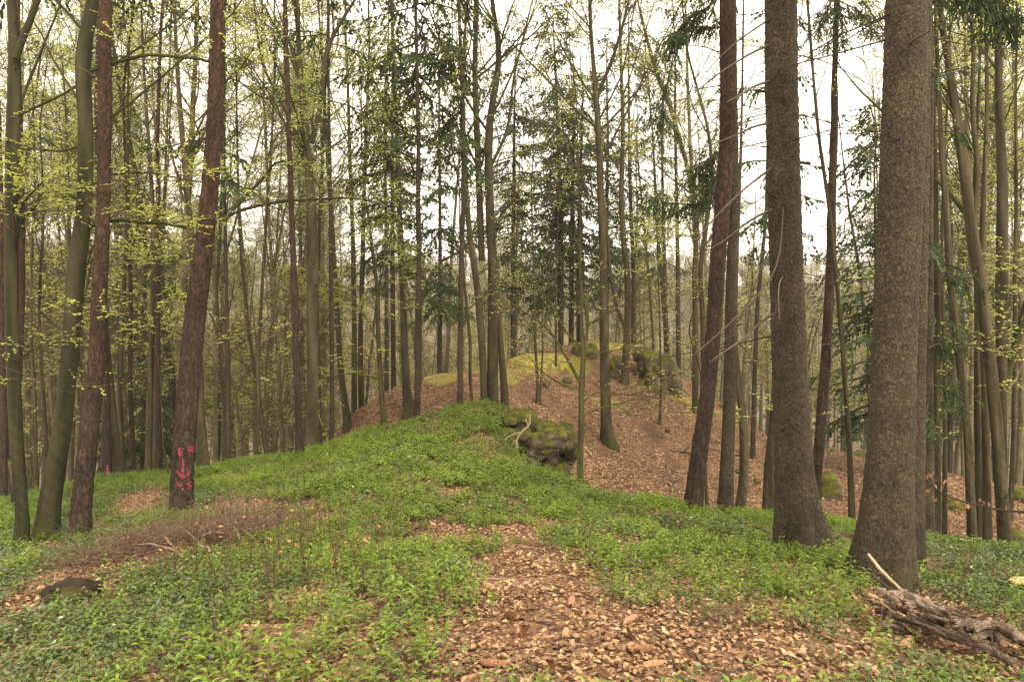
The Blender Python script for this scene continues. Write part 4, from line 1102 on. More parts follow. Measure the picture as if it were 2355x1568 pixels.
placed = [(ROOTS[k].location.x, ROOTS[k].location.y) for k in ROOTS]
cnt = 0; tries = 0
while cnt < 275 and tries < 12000:
    tries += 1
    px = rng.uniform(-160, 2515) if cnt < 200 else rng.uniform(-100, 800); Y = 19 + 56 * rng.random() ** 1.05
    X = (px - 1177.5) / FOC * Y
    if Y < 33 and 760 < px < 1640: continue
    if Y < 36 and 980 < px < 1520: continue
    if Y < 24 and px > 1640 and px < 2060: continue
    # keep the open sky gaps of the photograph open
    if 1850 < px < 2010 and rng.random() < .75: continue
    if any((X - a) ** 2 + (Y - b) ** 2 < (1.15 if Y < 40 else .8) ** 2 for a, b in placed): continue
    q = rng.random()
    left, right = px < 760, px > 1640
    if q < .46: kind = 'beech_tree'
    elif q < .80: kind = 'young_beech'
    elif q < .90: kind = 'spruce_tree'
    else: kind = 'pine_tree'
    if 1840 < px < 2020 or (cnt >= 200 and rng.random() < .7): kind = 'young_beech'
    if kind == 'young_beech' and Y > 60: continue
    j = int(np.argmin([abs(px - a) for a, _ in SHORTS])); side = ('just left of the ' if px < SHORTS[j][0] else 'just right of the ') + SHORTS[j][1]
    dist = 'nearer wood' if Y < 28 else ('middle wood' if Y < 38 else ('deep wood' if Y < 54 else 'deepest wood'))
    nm = {'beech_tree': 'grey beech', 'young_beech': 'thin young beech', 'spruce_tree': 'dark needled spruce', 'pine_tree': 'bare stemmed pine'}[kind]
    pl = {'beech_tree': 'grey beeches', 'young_beech': 'young beeches', 'spruce_tree': 'dark spruces', 'pine_tree': 'pines'}[kind]
    place_variant(kind, X, Y, f'{nm}, {dist}, {side}', f'{pl} of the {dist} {side}', rng.uniform(.85, 1.15))
    placed.append((X, Y)); cnt += 1

# ------------------------------------------------------------ scattering
def scatter(name, pts, rot, scl, idx, variants, label=None, cat=None, kind='stuff'):
    """point cloud whose points carry instances of the variant meshes"""
    coll = bpy.data.collections.new(name + '_kinds')
    for i, me in enumerate(variants):
        o = bpy.data.objects.new(f'{name}_kind_{i:02d}', me); coll.objects.link(o)
    me = bpy.data.meshes.new(name)
    me.vertices.add(len(pts)); me.vertices.foreach_set('co', np.asarray(pts, np.float32).ravel())
    a = me.attributes.new('rot', 'FLOAT_VECTOR', 'POINT'); a.data.foreach_set('vector', np.asarray(rot, np.float32).ravel())
    a = me.attributes.new('scl', 'FLOAT', 'POINT'); a.data.foreach_set('value', np.asarray(scl, np.float32))
    a = me.attributes.new('idx', 'INT', 'POINT'); a.data.foreach_set('value', np.asarray(idx, np.int32))
    ob = obj(name, me, kind=kind, label=label, category=cat)
    ng = bpy.data.node_groups.new(name, 'GeometryNodeTree')
    ng.interface.new_socket('Geometry', in_out='INPUT', socket_type='NodeSocketGeometry')
    ng.interface.new_socket('Geometry', in_out='OUTPUT', socket_type='NodeSocketGeometry')
    n = ng.nodes; l = ng.links
    gi = n.new('NodeGroupInput'); go = n.new('NodeGroupOutput')
    ip = n.new('GeometryNodeInstanceOnPoints'); ci = n.new('GeometryNodeCollectionInfo')
    ci.inputs['Collection'].default_value = coll; ci.inputs['Separate Children'].default_value = True; ci.inputs['Reset Children'].default_value = True
    def na(nm, ty):
        x = n.new('GeometryNodeInputNamedAttribute'); x.data_type = ty; x.inputs['Name'].default_value = nm
        return [o for o in x.outputs if o.enabled and o.name == 'Attribute'][0]
    m2p = n.new('GeometryNodeMeshToPoints'); l.new(gi.outputs[0], m2p.inputs['Mesh'])
    l.new(m2p.outputs[0], ip.inputs['Points']); l.new(ci.outputs[0], ip.inputs['Instance'])
    ip.inputs['Pick Instance'].default_value = True
    l.new(na('idx', 'INT'), ip.inputs['Instance Index']); l.new(na('rot', 'FLOAT_VECTOR'), ip.inputs['Rotation']); l.new(na('scl', 'FLOAT'), ip.inputs['Scale'])
    l.new(ip.outputs[0], go.inputs[0])
    md = ob.modifiers.new('scatter', 'NODES'); md.node_group = ng
    return ob
def slope_rot(X, Y, tilt=1.0):
    e = .15
    gx = (ground(X + e, Y) - ground(X - e, Y)) / (2 * e); gy = (ground(X, Y + e) - ground(X, Y - e)) / (2 * e)
    rx = np.arctan(gy) * tilt; ry = -np.arctan(gx) * tilt
    return rx, ry
def euler_with_yaw(X, Y, yaw, tilt=1.0):
    """rotation: yaw about own axis, then lean with the slope"""
    from mathutils import Matrix, Euler
    rx, ry = slope_rot(X, Y, tilt)
    out = np.empty((len(X), 3))
    # matrix product computed in numpy, then read back as XYZ euler
    cx, sx, cy_, sy = np.cos(rx), np.sin(rx), np.cos(ry), np.sin(ry); cz, sz = np.cos(yaw), np.sin(yaw)
    Rx = np.zeros((len(X), 3, 3)); Rx[:, 0, 0] = 1; Rx[:, 1, 1] = cx; Rx[:, 1, 2] = -sx; Rx[:, 2, 1] = sx; Rx[:, 2, 2] = cx
    Ry = np.zeros_like(Rx); Ry[:, 1, 1] = 1; Ry[:, 0, 0] = cy_; Ry[:, 0, 2] = sy; Ry[:, 2, 0] = -sy; Ry[:, 2, 2] = cy_
    Rz = np.zeros_like(Rx); Rz[:, 2, 2] = 1; Rz[:, 0, 0] = cz; Rz[:, 0, 1] = -sz; Rz[:, 1, 0] = sz; Rz[:, 1, 1] = cz
    Mx = Ry @ Rx @ Rz
    out[:, 1] = np.arcsin(np.clip(-Mx[:, 2, 0], -1, 1)); out[:, 0] = np.arctan2(Mx[:, 2, 1], Mx[:, 2, 2]); out[:, 2] = np.arctan2(Mx[:, 1, 0], Mx[:, 0, 0])
    return out
def area_points(y0, y1, per_m2, margin=1.12):
    """random ground points over the view wedge"""
    half = lambda Y: (1177.5 / FOC) * Y * margin + .8
    A = np.trapezoid([2 * half(y) for y in np.linspace(y0, y1, 50)], np.linspace(y0, y1, 50)) if hasattr(np, 'trapezoid') else np.trapz([2 * half(y) for y in np.linspace(y0, y1, 50)], np.linspace(y0, y1, 50))
    n = int(A * per_m2)
    Y = rng.uniform(y0, y1, n * 2); keep = rng.random(n * 2) < half(Y) / half(y1); Y = Y[keep]
    if len(Y) > n: Y = Y[:n]
    X = rng.uniform(-1, 1, len(Y)) * half(Y)
    return X, Y

# --- fallen leaves
def litter_patch(rad, n, size, curl=.25, hi=.02):
    g = Geo(); r = rad * np.sqrt(rnd(n)); a = rng.uniform(0, 6.28, n)
    B = np.stack([r * np.cos(a), r * np.sin(a), hi * .2 + hi * rnd(n)], 1)
    az = rng.uniform(0, 6.28, n)
    D = unit(np.stack([np.cos(az), np.sin(az), rng.normal(0, .28, n)], 1)); U = unit(np.array([0, 0, 1.0]) + rng.normal(0, .38, (n, 3)))
    s = size * rng.uniform(.6, 1.15, n)
    g.leaves(B, D, U, s, s * rng.uniform(.45, .7, n), 'fold' if size < .06 else 'quad', droop=rng.uniform(-.1, .3))
    return g.mesh('leaf_litter', M['litter'], False)
lp_near = [litter_patch(.26, 54, .041) for _ in range(6)]
lp_far = [litter_patch(.5, 90, .066, hi=.04) for _ in range(5)]
def litter():
    P, Rt, S, I = [], [], [], []
    for (a, b, dens, base) in ((2.2, 6.5, 34, 0), (6.5, 15.5, 14, 0), (11.5, 36, 6.5, 6)):
        X, Y = area_points(a, b, dens)
        Z = ground(X, Y); g, px, py, d = green_at(X, Y, Z)
        soil = soil_at(X, Y, Z, px, py); moss = moss_at(X, Y, Z, px, py)
        if base == 0:
            k = (Y < crest(px) + .3) & (rng.random(len(X)) > g * .5) & (rng.random(len(X)) > soil * .4)
        else:
            k = (Y > crest(px) + .1) & (rng.random(len(X)) > np.clip(soil * 2.0, 0, .95)) & (rng.random(len(X)) > np.clip(moss * 1.3, 0, .96))
        X, Y, Z = X[k], Y[k], Z[k]
        P.append(np.stack([X, Y, Z], 1)); Rt.append(euler_with_yaw(X, Y, rng.uniform(0, 6.28, len(X))))
        S.append(rng.uniform(.85, 1.15, len(X))); I.append(rng.integers(0, 6, len(X)) if base == 0 else rng.integers(6, 11, len(X)))
    scatter('leaf_litter', np.concatenate(P), np.concatenate(Rt), np.concatenate(S), np.concatenate(I), lp_near + lp_far,
            'brown fallen beech leaves covering the path and the hill', 'fallen leaves')
litter()

# --- dog's mercury: stems with whorls of pointed leaves
def mercury_plant(st, lf, x, y, h, nl, L):
    az0 = rng.uniform(0, 6.28); lean = rng.normal(0, .12, 2)
    P = np.stack([np.array([x, y, 0.0]) + np.array([lean[0] * t, lean[1] * t, 1.0 * t]) * h for t in np.linspace(0, 1, 4)])
    st.tubes(P[None], np.array([[.0022, .002, .0018, .0015]]), 3, tone=.5)
    lv = []
    for j in range(nl):
        f = 1 - .62 * (j // 2) / max(nl / 2, 1)
        b = P[0] + (P[-1] - P[0]) * f
        a = az0 + (j % 2) * np.pi + (j // 2) * 1.4 + rng.normal(0, .25)
        up = rng.uniform(.05, .5) if j > 1 else rng.uniform(.4, .9)
        lv.append((b, [np.cos(a), np.sin(a), up], L * rng.uniform(.75, 1.1) * (.75 if j < 2 else 1)))
    B = np.array([v[0] for v in lv]); D = np.array([v[1] for v in lv]); LL = np.array([v[2] for v in lv])
    lf.leaves(B, D, np.tile([0, 0, 1.0], (nl, 1)) + rng.normal(0, .15, (nl, 3)), LL, LL * .36, 'fold', droop=.32,
              tone=np.clip(rng.normal(.5, .2, nl), 0, 1))
def mercury_clump(rad, n, h=(.10, .22), L=.075, nl=(7, 11)):
    st = Geo(); lf = Geo()
    for _ in range(n):
        r = rad * math.sqrt(rng.random()); a = rng.uniform(0, 6.28)
        mercury_plant(st, lf, r * math.cos(a), r * math.sin(a), rng.uniform(*h), int(rng.integers(*nl)), L * rng.uniform(.8, 1.15))
    # one mesh, two materials
    V = np.concatenate(lf.V + st.V); off = lf.n
    T3 = np.concatenate(lf.Tr); Q4 = np.concatenate(st.Q) + off
    return make_mesh('dogs_mercury', V, Q4, T3, {'tone': np.concatenate(lf.A + st.A)}, False, [M['mercury'], M['stem']],
                     f4m=np.ones(len(Q4), int), f3m=np.zeros(len(T3), int))
def vinca_clump(rad, n, L=.032):
    lf = Geo(); r = rad * np.sqrt(rnd(n)); a = rng.uniform(0, 6.28, n)
    B = np.stack([r * np.cos(a), r * np.sin(a), rng.uniform(.01, .09, n)], 1)
    az = rng.uniform(0, 6.28, n); D = np.stack([np.cos(az), np.sin(az), rng.uniform(-.2, .7, n)], 1)
    s = L * rng.uniform(.7, 1.3, n)
    lf.leaves(B, D, unit(np.array([0, 0, 1.0]) + rng.normal(0, .4, (n, 3))), s, s * .45, 'quad')
    return lf.mesh('periwinkle', M['vinca'], False)
mc_near = [mercury_clump(.05, 1, (.07 + .02 * q, .12 + .03 * q), .048 + .005 * q, (6 + q // 2, 9 + q)) for q in range(5)]
mc_mid = [mercury_clump(.18, 14, (.06, .14), .050, (6, 9)) for _ in range(5)]
mc_far = [mercury_clump(.24, 15, (.06, .16), .062, (5, 8)) for _ in range(4)]
def vinca_zone(px, py):
    """where the fine dark periwinkle rules instead of dog's mercury"""
    v = np.zeros(px.shape)
    for e in [(120,1500,560,120,-14),(180,1300,380,120,0),(60,1420,300,120,0),(2260,1330,260,90,8),(330,1180,200,50,-10),(700,1120,330,36,-14),(1900,1510,90,70,0),(2200,1540,200,50,0),(1650,1230,110,22,8), (560,1370,170,70,-10)]:
        v = np.maximum(v, np.clip(ell(px, py, *e) * 2.2 + .15, 0, 1))
    return v
def herbs():
    P, Rt, S, I = [], [], [], []
    vP, vR, vS, vI = [], [], [], []
    for (a, b, dens, lo, hi) in ((2.3, 7.2, 150, 0, 5), (6.6, 10.5, 24, 5, 10), (10.0, 16.5, 34, 10, 14)):
        X, Y = area_points(a, b, dens)
        Z = ground(X, Y); g, px, py, d = green_at(X, Y, Z); vz = vinca_zone(px, py)
        f = np.clip(.5 + field_noise(X * 1.3 + 5, Y * 1.3) * .9, .15, 1)
        pr = g ** 1.15 * (1 - vz * np.where(Y > 9, .55, .8)) * (.55 + .45 * f)
        k = (rng.random(len(X)) < pr) & (Y < crest(px) + .35)
        X, Y, Z = X[k], Y[k], Z[k]
        P.append(np.stack([X, Y, Z - .01], 1)); Rt.append(euler_with_yaw(X, Y, rng.uniform(0, 6.28, len(X)), .5))
        S.append(rng.uniform(.7, 1.2, len(X)) * (.8 + .35 * f[k])); I.append(rng.integers(lo, hi, len(X)))
    # sparse tufts on the far hill
    X, Y = area_points(14, 32, 3); Z = ground(X, Y); px, py, d = proj(np.stack([X, Y, Z], 1))
    t = np.zeros(len(X))
    for e in [(1400,925,50,14,10),(1590,930,110,14,18),(1370,910,30,10,0),(1450,975,30,10,0),(1320,885,60,16,10),(1640,950,80,12,20)]: t = np.maximum(t, ell(px, py, *e))
    k = (rng.random(len(X)) < np.clip(t * 1.2, 0, .7)) & (Y > crest(px) + 1)
    P.append(np.stack([X, Y, Z], 1)[k]); Rt.append(euler_with_yaw(X[k], Y[k], rng.uniform(0, 6.28, k.sum()))); S.append(rng.uniform(.5, .8, k.sum())); I.append(rng.integers(10, 14, k.sum()))
    scatter('dogs_mercury_carpet', np.concatenate(P), np.concatenate(Rt), np.concatenate(S), np.concatenate(I), mc_near + mc_mid + mc_far,
            'bright green leafy herbs covering the near slope and mound', 'ground cover')
    for (a, b, dens, sc) in ((2.3, 6, 50, 1.0), (6, 10, 26, 1.2), (10, 16.5, 18, 1.4)):
        X, Y = area_points(a, b, dens)
        Z = ground(X, Y); g, px, py, d = green_at(X, Y, Z); vz = vinca_zone(px, py)
        pr = np.clip(g * (.30 + .8 * vz), 0, 1)
        k = (rng.random(len(X)) < pr) & (Y < crest(px) + .35)
        X, Y, Z = X[k], Y[k], Z[k]
        vP.append(np.stack([X, Y, Z], 1)); vR.append(euler_with_yaw(X, Y, rng.uniform(0, 6.28, len(X)))); vS.append(rng.uniform(.8, 1.2, len(X)) * sc); vI.append(rng.integers(0, 4, len(X)))
    scatter('periwinkle_carpet', np.concatenate(vP), np.concatenate(vR), np.concatenate(vS), np.concatenate(vI), [vinca_clump(.17, 90) for _ in range(4)],
            'low dark green periwinkle carpet on the left and right slopes', 'ground cover')
    # violet flowers
    fl = []
    for _ in range(2):
        g = Geo(); az = np.arange(5) * 1.2566; D = np.stack([np.cos(az), np.sin(az), np.full(5, .25)], 1)
        g.leaves(np.tile([0, 0, .11], (5, 1)), D, np.tile([0, 0, 1.0], (5, 1)), np.full(5, .020), np.full(5, .017), 'quad')
        fl.append(g.mesh('periwinkle_flower', M['flower'], False))
    X, Y = area_points(2.5, 8.5, 3.2); Z = ground(X, Y); g, px, py, d = green_at(X, Y, Z); vz = vinca_zone(px, py)
    k = (rng.random(len(X)) < .12 + .5 * vz * g) & (g > .2); X, Y, Z = X[k], Y[k], Z[k]
    scatter('periwinkle_flowers', np.stack([X, Y, Z + .01], 1), np.stack([rng.normal(.3, .3, len(X)), rng.normal(0, .3, len(X)), rng.uniform(0, 6.28, len(X))], 1),
            rng.uniform(.55, .85, len(X)), rng.integers(0, 2, len(X)), fl, 'small violet flowers dotted through the ground cover', 'flowers')
herbs()
# --- fine dead twigs lying about
def twig_litter():
    vs = []
    for _ in range(4):
        g = Geo(); n = 7; a = rng.uniform(0, 6.28, n)
        B = np.stack([rng.normal(0, .15, n), rng.normal(0, .15, n), np.full(n, .025)], 1); D = np.stack([np.cos(a), np.sin(a), rng.normal(0, .06, n)], 1)
        P, R = grow(B, D, rng.uniform(.08, .35, n), rng.uniform(.0015, .004, n), 5, .15, 0, .5); g.tubes(P, R, 4); vs.append(g.mesh('twig_litter', M['dead']))
    X, Y = area_points(2.3, 12, 1.6); Z = ground(X, Y); px, py, d = proj(np.stack([X, Y, Z], 1)); k = Y < crest(px)
    X, Y, Z = X[k], Y[k], Z[k]
    scatter('twig_litter', np.stack([X, Y, Z + .012], 1), euler_with_yaw(X, Y, rng.uniform(0, 6.28, len(X))), rng.uniform(.7, 1.3, len(X)), rng.integers(0, 4, len(X)), vs,
            'thin broken twigs strewn over the ground', 'twigs')
twig_litter()
# --- far wood on the slopes beyond
M['far_leaf'] = leaf_mat('far_spring_leaf', [(0, (.22, .18, .06)), (.6, (.34, .31, .085)), (1, (.46, .43, .12))], .4, .6, .2)
def far_wood():
    vs = []
    for q in range(5):
        tr = Geo(); lf = Geo()
        H = rng.uniform(15, 21); P, R = straight_trunk(H, .17, .02, 10); tr.tubes(P[None], R[None], 5)
        if q < 4:
            Pl, Rl = limbs_on(P, R, 4, 16, (2, 5), (.4, .9), .06, .1, .6, 6); tr.tubes(Pl, np.maximum(Rl, .02), 3)
            n = 420; k = rng.integers(0, 16, n); pp, _, tg = paths_at(Pl, Rl, k, .2 + .8 * rnd(n)); dd = side_dirs(tg, rng.uniform(.3, 1, n), n)
            P3, R3 = grow(pp, dd, rng.uniform(.5, 1.4, n), np.full(n, .015), 3, .15, 0, .5); tr.tubes(P3, R3, 3)
            m = (250, 500, 900, 1400)[q]; k = rng.integers(0, n, m); pl, _, tl = paths_at(P3, R3, k, rnd(m)); dl = rng.normal(0, 1, (m, 3))
            lf.leaves(pl, dl, unit(rng.normal(0, 1, (m, 3)) + [0, 0, 1]), rng.uniform(.12, .3, m), rng.uniform(.1, .2, m), 'quad')
            mt = M['far_leaf']
        else:
            br = Geo(); spruce_crown(tr, lf, P, R, 3, H, .6, 2.2, False, .16, .5); mt = M['needle']
        V = np.concatenate(tr.V + lf.V); Q = np.concatenate(tr.Q + [x + tr.n for x in lf.Q]); n1 = sum(len(x) for x in tr.Q)
        vs.append(make_mesh('far_tree', V, Q, None, {'tone': np.concatenate(tr.A + lf.A)}, False, [M['twig'], mt], f4m=np.concatenate([np.zeros(n1, int), np.ones(len(Q) - n1, int)])))
    n = 3600
    px = rng.uniform(-500, 2855, n); r = 72 + 380 * rng.random(n) ** .8
    X = (px - 1177.5) / FOC * r; Y = r
    Z = ground(X, Y)
    scatter('far_wood', np.stack([X, Y, Z - .3], 1), np.stack([np.zeros(n), np.zeros(n), rng.uniform(0, 6.28, n)], 1), rng.uniform(.75, 1.15, n), rng.choice(5, n, p=[.22, .22, .22, .22, .12]), vs,
            'pale spring wood on the slopes across the valley', 'wood')
far_wood()
# ------------------------------------------------------------ rocks
def rock_mesh(name, blobs, base, mat, amp=.3, sub=5, freq=1.6):
    """blobs: (cx,cy,cz,rx,ry,rz); displaced with folds and ledges"""
    import bmesh
    Vs, Fs, n = [], [], 0
    bm = bmesh.new(); bmesh.ops.create_icosphere(bm, subdivisions=sub, radius=1)
    v0 = np.array([v.co[:] for v in bm.verts]); f0 = np.array([[v.index for v in f.verts] for f in bm.faces]); bm.free()
    for (cx, cy_, cz, rx, ry, rz) in blobs:
        c = np.array([cx, cy_, cz]); s = np.array([rx, ry, rz]); m = min(rx, ry, rz)
        sq = np.sign(v0) * np.abs(v0) ** .8
        out = np.empty_like(v0)
        for i, (a, b) in enumerate(zip(sq, v0)):
            p = c + a * s
            q = Vector(p * freq)
            d = mnoise.fractal(q, 1.0, 2.1, 5) * .55 + (mnoise.noise(q * 1.1 + Vector((9, 3, 1)))) * .5
            led = math.sin(p[2] * 9 + 2.5 * mnoise.noise(q * .8)) * .13
            vd, _ = mnoise.voronoi(q * 1.8)
            d += led + (vd[1] - vd[0]) * .35 - .12
            out[i] = p + b * d * amp * m * 2
        Vs.append(out - base); Fs.append(f0 + n); n += len(v0)
    return make_mesh(name, np.concatenate(Vs), None, np.concatenate(Fs), None, True, [mat])
def px_blob(px, py, Y, rx, ry, depth):
    """a blob spanning rx, ry picture pixels at distance Y, depth metres deep"""
    c = unproj(px, py, Y); return (c[0], c[1], c[2], rx / FOC * Y, depth, ry / FOC * Y)
def rock(name, label, cat, blobs, mat='rock', amp=.3, sub=4, freq=1.6, group=None):
    bl = [px_blob(*b) for b in blobs]; b0 = bl[0]
    g = min(float(ground(b0[0], b0[1])), b0[2] - b0[5] * .5)
    base = np.array([b0[0], b0[1], g])
    return obj(name, rock_mesh(name, bl, base, M[mat], amp, sub, freq), None, tuple(base), label=label, category=cat, group=group)
rock('rock_outcrop', 'craggy mossy rock outcrop with pale roots on the right of the green mound', 'rock',
     [(1232,1018,13.3,78,34,.7),(1190,962,13.5,40,22,.5),(1288,1012,13.4,36,36,.6),(1250,1070,13.3,56,36,.6),(1272,1108,13.2,44,36,.5),(1222,975,13.4,18,28,.3),(1190,1003,13.1,40,24,.5),(1305,1030,13.5,22,26,.4),(1210,1050,13.0,40,26,.4),(1255,990,13.4,40,20,.5)], amp=.46, sub=5, freq=3.6)
rock('mossy_boulder', 'big mossy boulder on the right shoulder of the brown hill', 'rock', [(1525,862,26.2,34,48,.9),(1495,838,26.4,26,34,.7),(1508,884,26,30,30,.7),(1545,895,26.2,20,30,.7),(1480,818,27,22,18,.7)], amp=.3, sub=4, freq=1.8)
rock('rock_pillar', 'upright mossy rock pillar on top of the brown hill', 'rock', [(1345,822,28,20,36,.6),(1330,812,28.2,14,24,.5),(1362,815,28.1,12,28,.5)], amp=.3, freq=2.2)
rock('boulder', 'small grey rock on the brown bank behind the left end of the mound', 'rock', [(833,1008,17.3,20,20,.3),(845,1000,17.4,14,18,.25)], amp=.3, freq=3)
rock('mossy_boulder', 'round mossy boulder behind the slim brown pine between the big spruces', 'rock', [(1900,1135,16.8,24,42,.4),(1905,1112,16.9,16,26,.3)], amp=.28, freq=2.5)
rock('mossy_boulder', 'low mossy rock at the ridge left of the biggest trunk', 'rock', [(1982,1054,21.6,24,17,.5)], amp=.3, freq=2.5)
rock('rock_ledge', 'dark mossy rock ledge behind the right edge beeches', 'rock', [(2205,1176,16,32,22,.4),(2180,1170,16.2,20,16,.4),(2240,1190,15.8,20,16,.3)], amp=.35, freq=2.5)
rock('boulder', 'mossy rock at the far right edge above the brown slope', 'rock', [(2345,1142,17,26,20,.4)], amp=.35, freq=2.5)
rock('boulder', 'dark rock at the right edge just beyond the green crest', 'rock', [(2345,1240,13,26,26,.3)], amp=.35, freq=2.5)
rock('mossy_boulder', 'small mossy ledge right of the stone pillar under the thin trees', 'rock', [(1575,905,28,12,18,.4)], amp=.3, freq=2.5)
rock('rock_ledge', 'broken mossy ledge beside the foot of the gnarled beech', 'rock', [(1408,850,26,14,22,.4),(1420,835,26.2,12,16,.3)], amp=.35, freq=2.5)
rock('moss_cushion', 'yellow green moss dome at the left of the brown hill top', 'moss', [(1018,876,25,44,16,.9)], 'moss', .12, 4, 1.5)
rock('moss_cushion', 'wide yellow green moss dome on the brown hill top', 'moss', [(1240,842,26.5,76,26,1.6)], 'moss', .12, 5, 1.5)
rock('moss_cushion', 'mossy crest strip behind the tall smooth beech', 'moss', [(1425,800,30,62,10,.7)], 'moss', .12, 4, 1.5)
for (px, py, Y, r, lb) in [(1258,882,22.5,10,'small round moss covered stone right of the slender double beech'),(1306,874,23,11,'mossy stump like stone below the moss dome'),
                           (1173,878,23.5,11,'dark mossy stone right behind the three stemmed beech'),(1340,990,19,9,'moss tuft stone left of the tall smooth beech foot'),
                           (1700,1085,17,10,'mossy stone left of the curved beech'),(1742,1105,16,9,'mossy stone right of the curved beech'),
                           (1536,990,21,6,'tiny stone beside the sapling on the brown slope'),(1445,950,21,8,'mossy tuft stone right of the tall smooth beech')]:
    rock('stone', lb, 'stone', [(px, py, Y, r, r * .7, r / FOC * Y)], 'rock', .25, 3, 4)

# ------------------------------------------------------------ roots over the rock
def stick_path(pts, lift=0.0, Y=None):
    out = []
    for p in pts:
        if Y is None:
            q = gnd(p[0], p[1]); q = gnd(p[0], p[1] + lift * FOC / q[1]); q = unproj(p[0], p[1], q[1])
        else: q = unproj(p[0], p[1], Y + (p[3] if len(p) > 3 else 0))
        out.append(q)
    out = np.array(out); _, _, d = proj(out)
    return out, np.array([p[2] for p in pts]) / 2 / FOC * d
def stick(name, label, cat, pts, mat='dead', lift=.03, Y=None, k=8, n=16, twigs=0, group=None, jag=.06, parent=None):
    P, R = stick_path(pts, lift, Y)
    P, R = resample(P, R, n) if len(P) > 2 else (np.stack([P[0] + (P[1] - P[0]) * t for t in np.linspace(0, 1, n)]), np.interp(np.linspace(0, 1, n), [0, 1], R))
    ln = np.linalg.norm(P[-1] - P[0])
    P[1:-1] += rng.normal(0, jag * .06 * ln, (n - 2, 3))
    base = P[0].copy()
    g = Geo(); g.tubes((P - base)[None], (R * rng.uniform(.88, 1.12, n))[None], k, tone=.5)
    # closed ends
    for e in (0, n - 1):
        c = g.V[0].reshape(n, k, 3)[e]; ctr = c.mean(0)
        g.add(np.vstack([c, ctr]), None, np.array([[i, (i + 1) % k, k] for i in range(k)]), np.full(k + 1, .9))
    if twigs:
        kk = np.zeros(twigs, int); pp, rr, tt = paths_at((P - base)[None], R[None], kk, .15 + .85 * rnd(twigs))
        Pt, Rt = grow(pp, side_dirs(tt, rng.uniform(.5, 1.1, twigs), twigs), rng.uniform(.1, .45, twigs), np.full(twigs, max(R.min() * .5, .002)), 6, .15, 0, .4); g.tubes(Pt, Rt, 4)
    me = g.mesh(name, M[mat])
    if parent is not None:
        return obj(name, me, parent, tuple(base - np.array(parent.location)))
    return obj(name, me, None, tuple(base), label=label, category=cat, group=group)
rb = unproj(1219, 951, 12.35)
M['dead_root'] = bark_mat('bare_root_bark', (.16, .12, .07), (.38, .30, .19), None, 0, 4, .5, .3, fine=40)
rr_ = root('exposed_root', tuple(rb), 'pale bare root hanging down over the rock outcrop', 'root')
for pts in [[(1219,951,3),(1220,967,4),(1216,984,5),(1197,993,5),(1188,1010,5),(1184,1029,4),(1189,1046,4),(1200,1055,3),(1214,1066,2)],
            [(1188,1010,3),(1191,1028,3),(1186,1050,3),(1180,1062,2)], [(1189,1046,3),(1194,1062,2.4),(1192,1076,1.6)], [(1200,1055,2.5),(1208,1064,2),(1205,1074,1.4)],
            [(1216,984,3),(1212,972,2.4),(1208,962,1.6)], [(1188,1010,2.5),(1178,1022,2),(1172,1040,1.4)], [(1197,993,2.5),(1164,1006,2),(1158,1030,1.4)]]:
    stick('root_strand', None, None, pts, 'dead_root', 0, 12.35, 7, 14, parent=rr_)

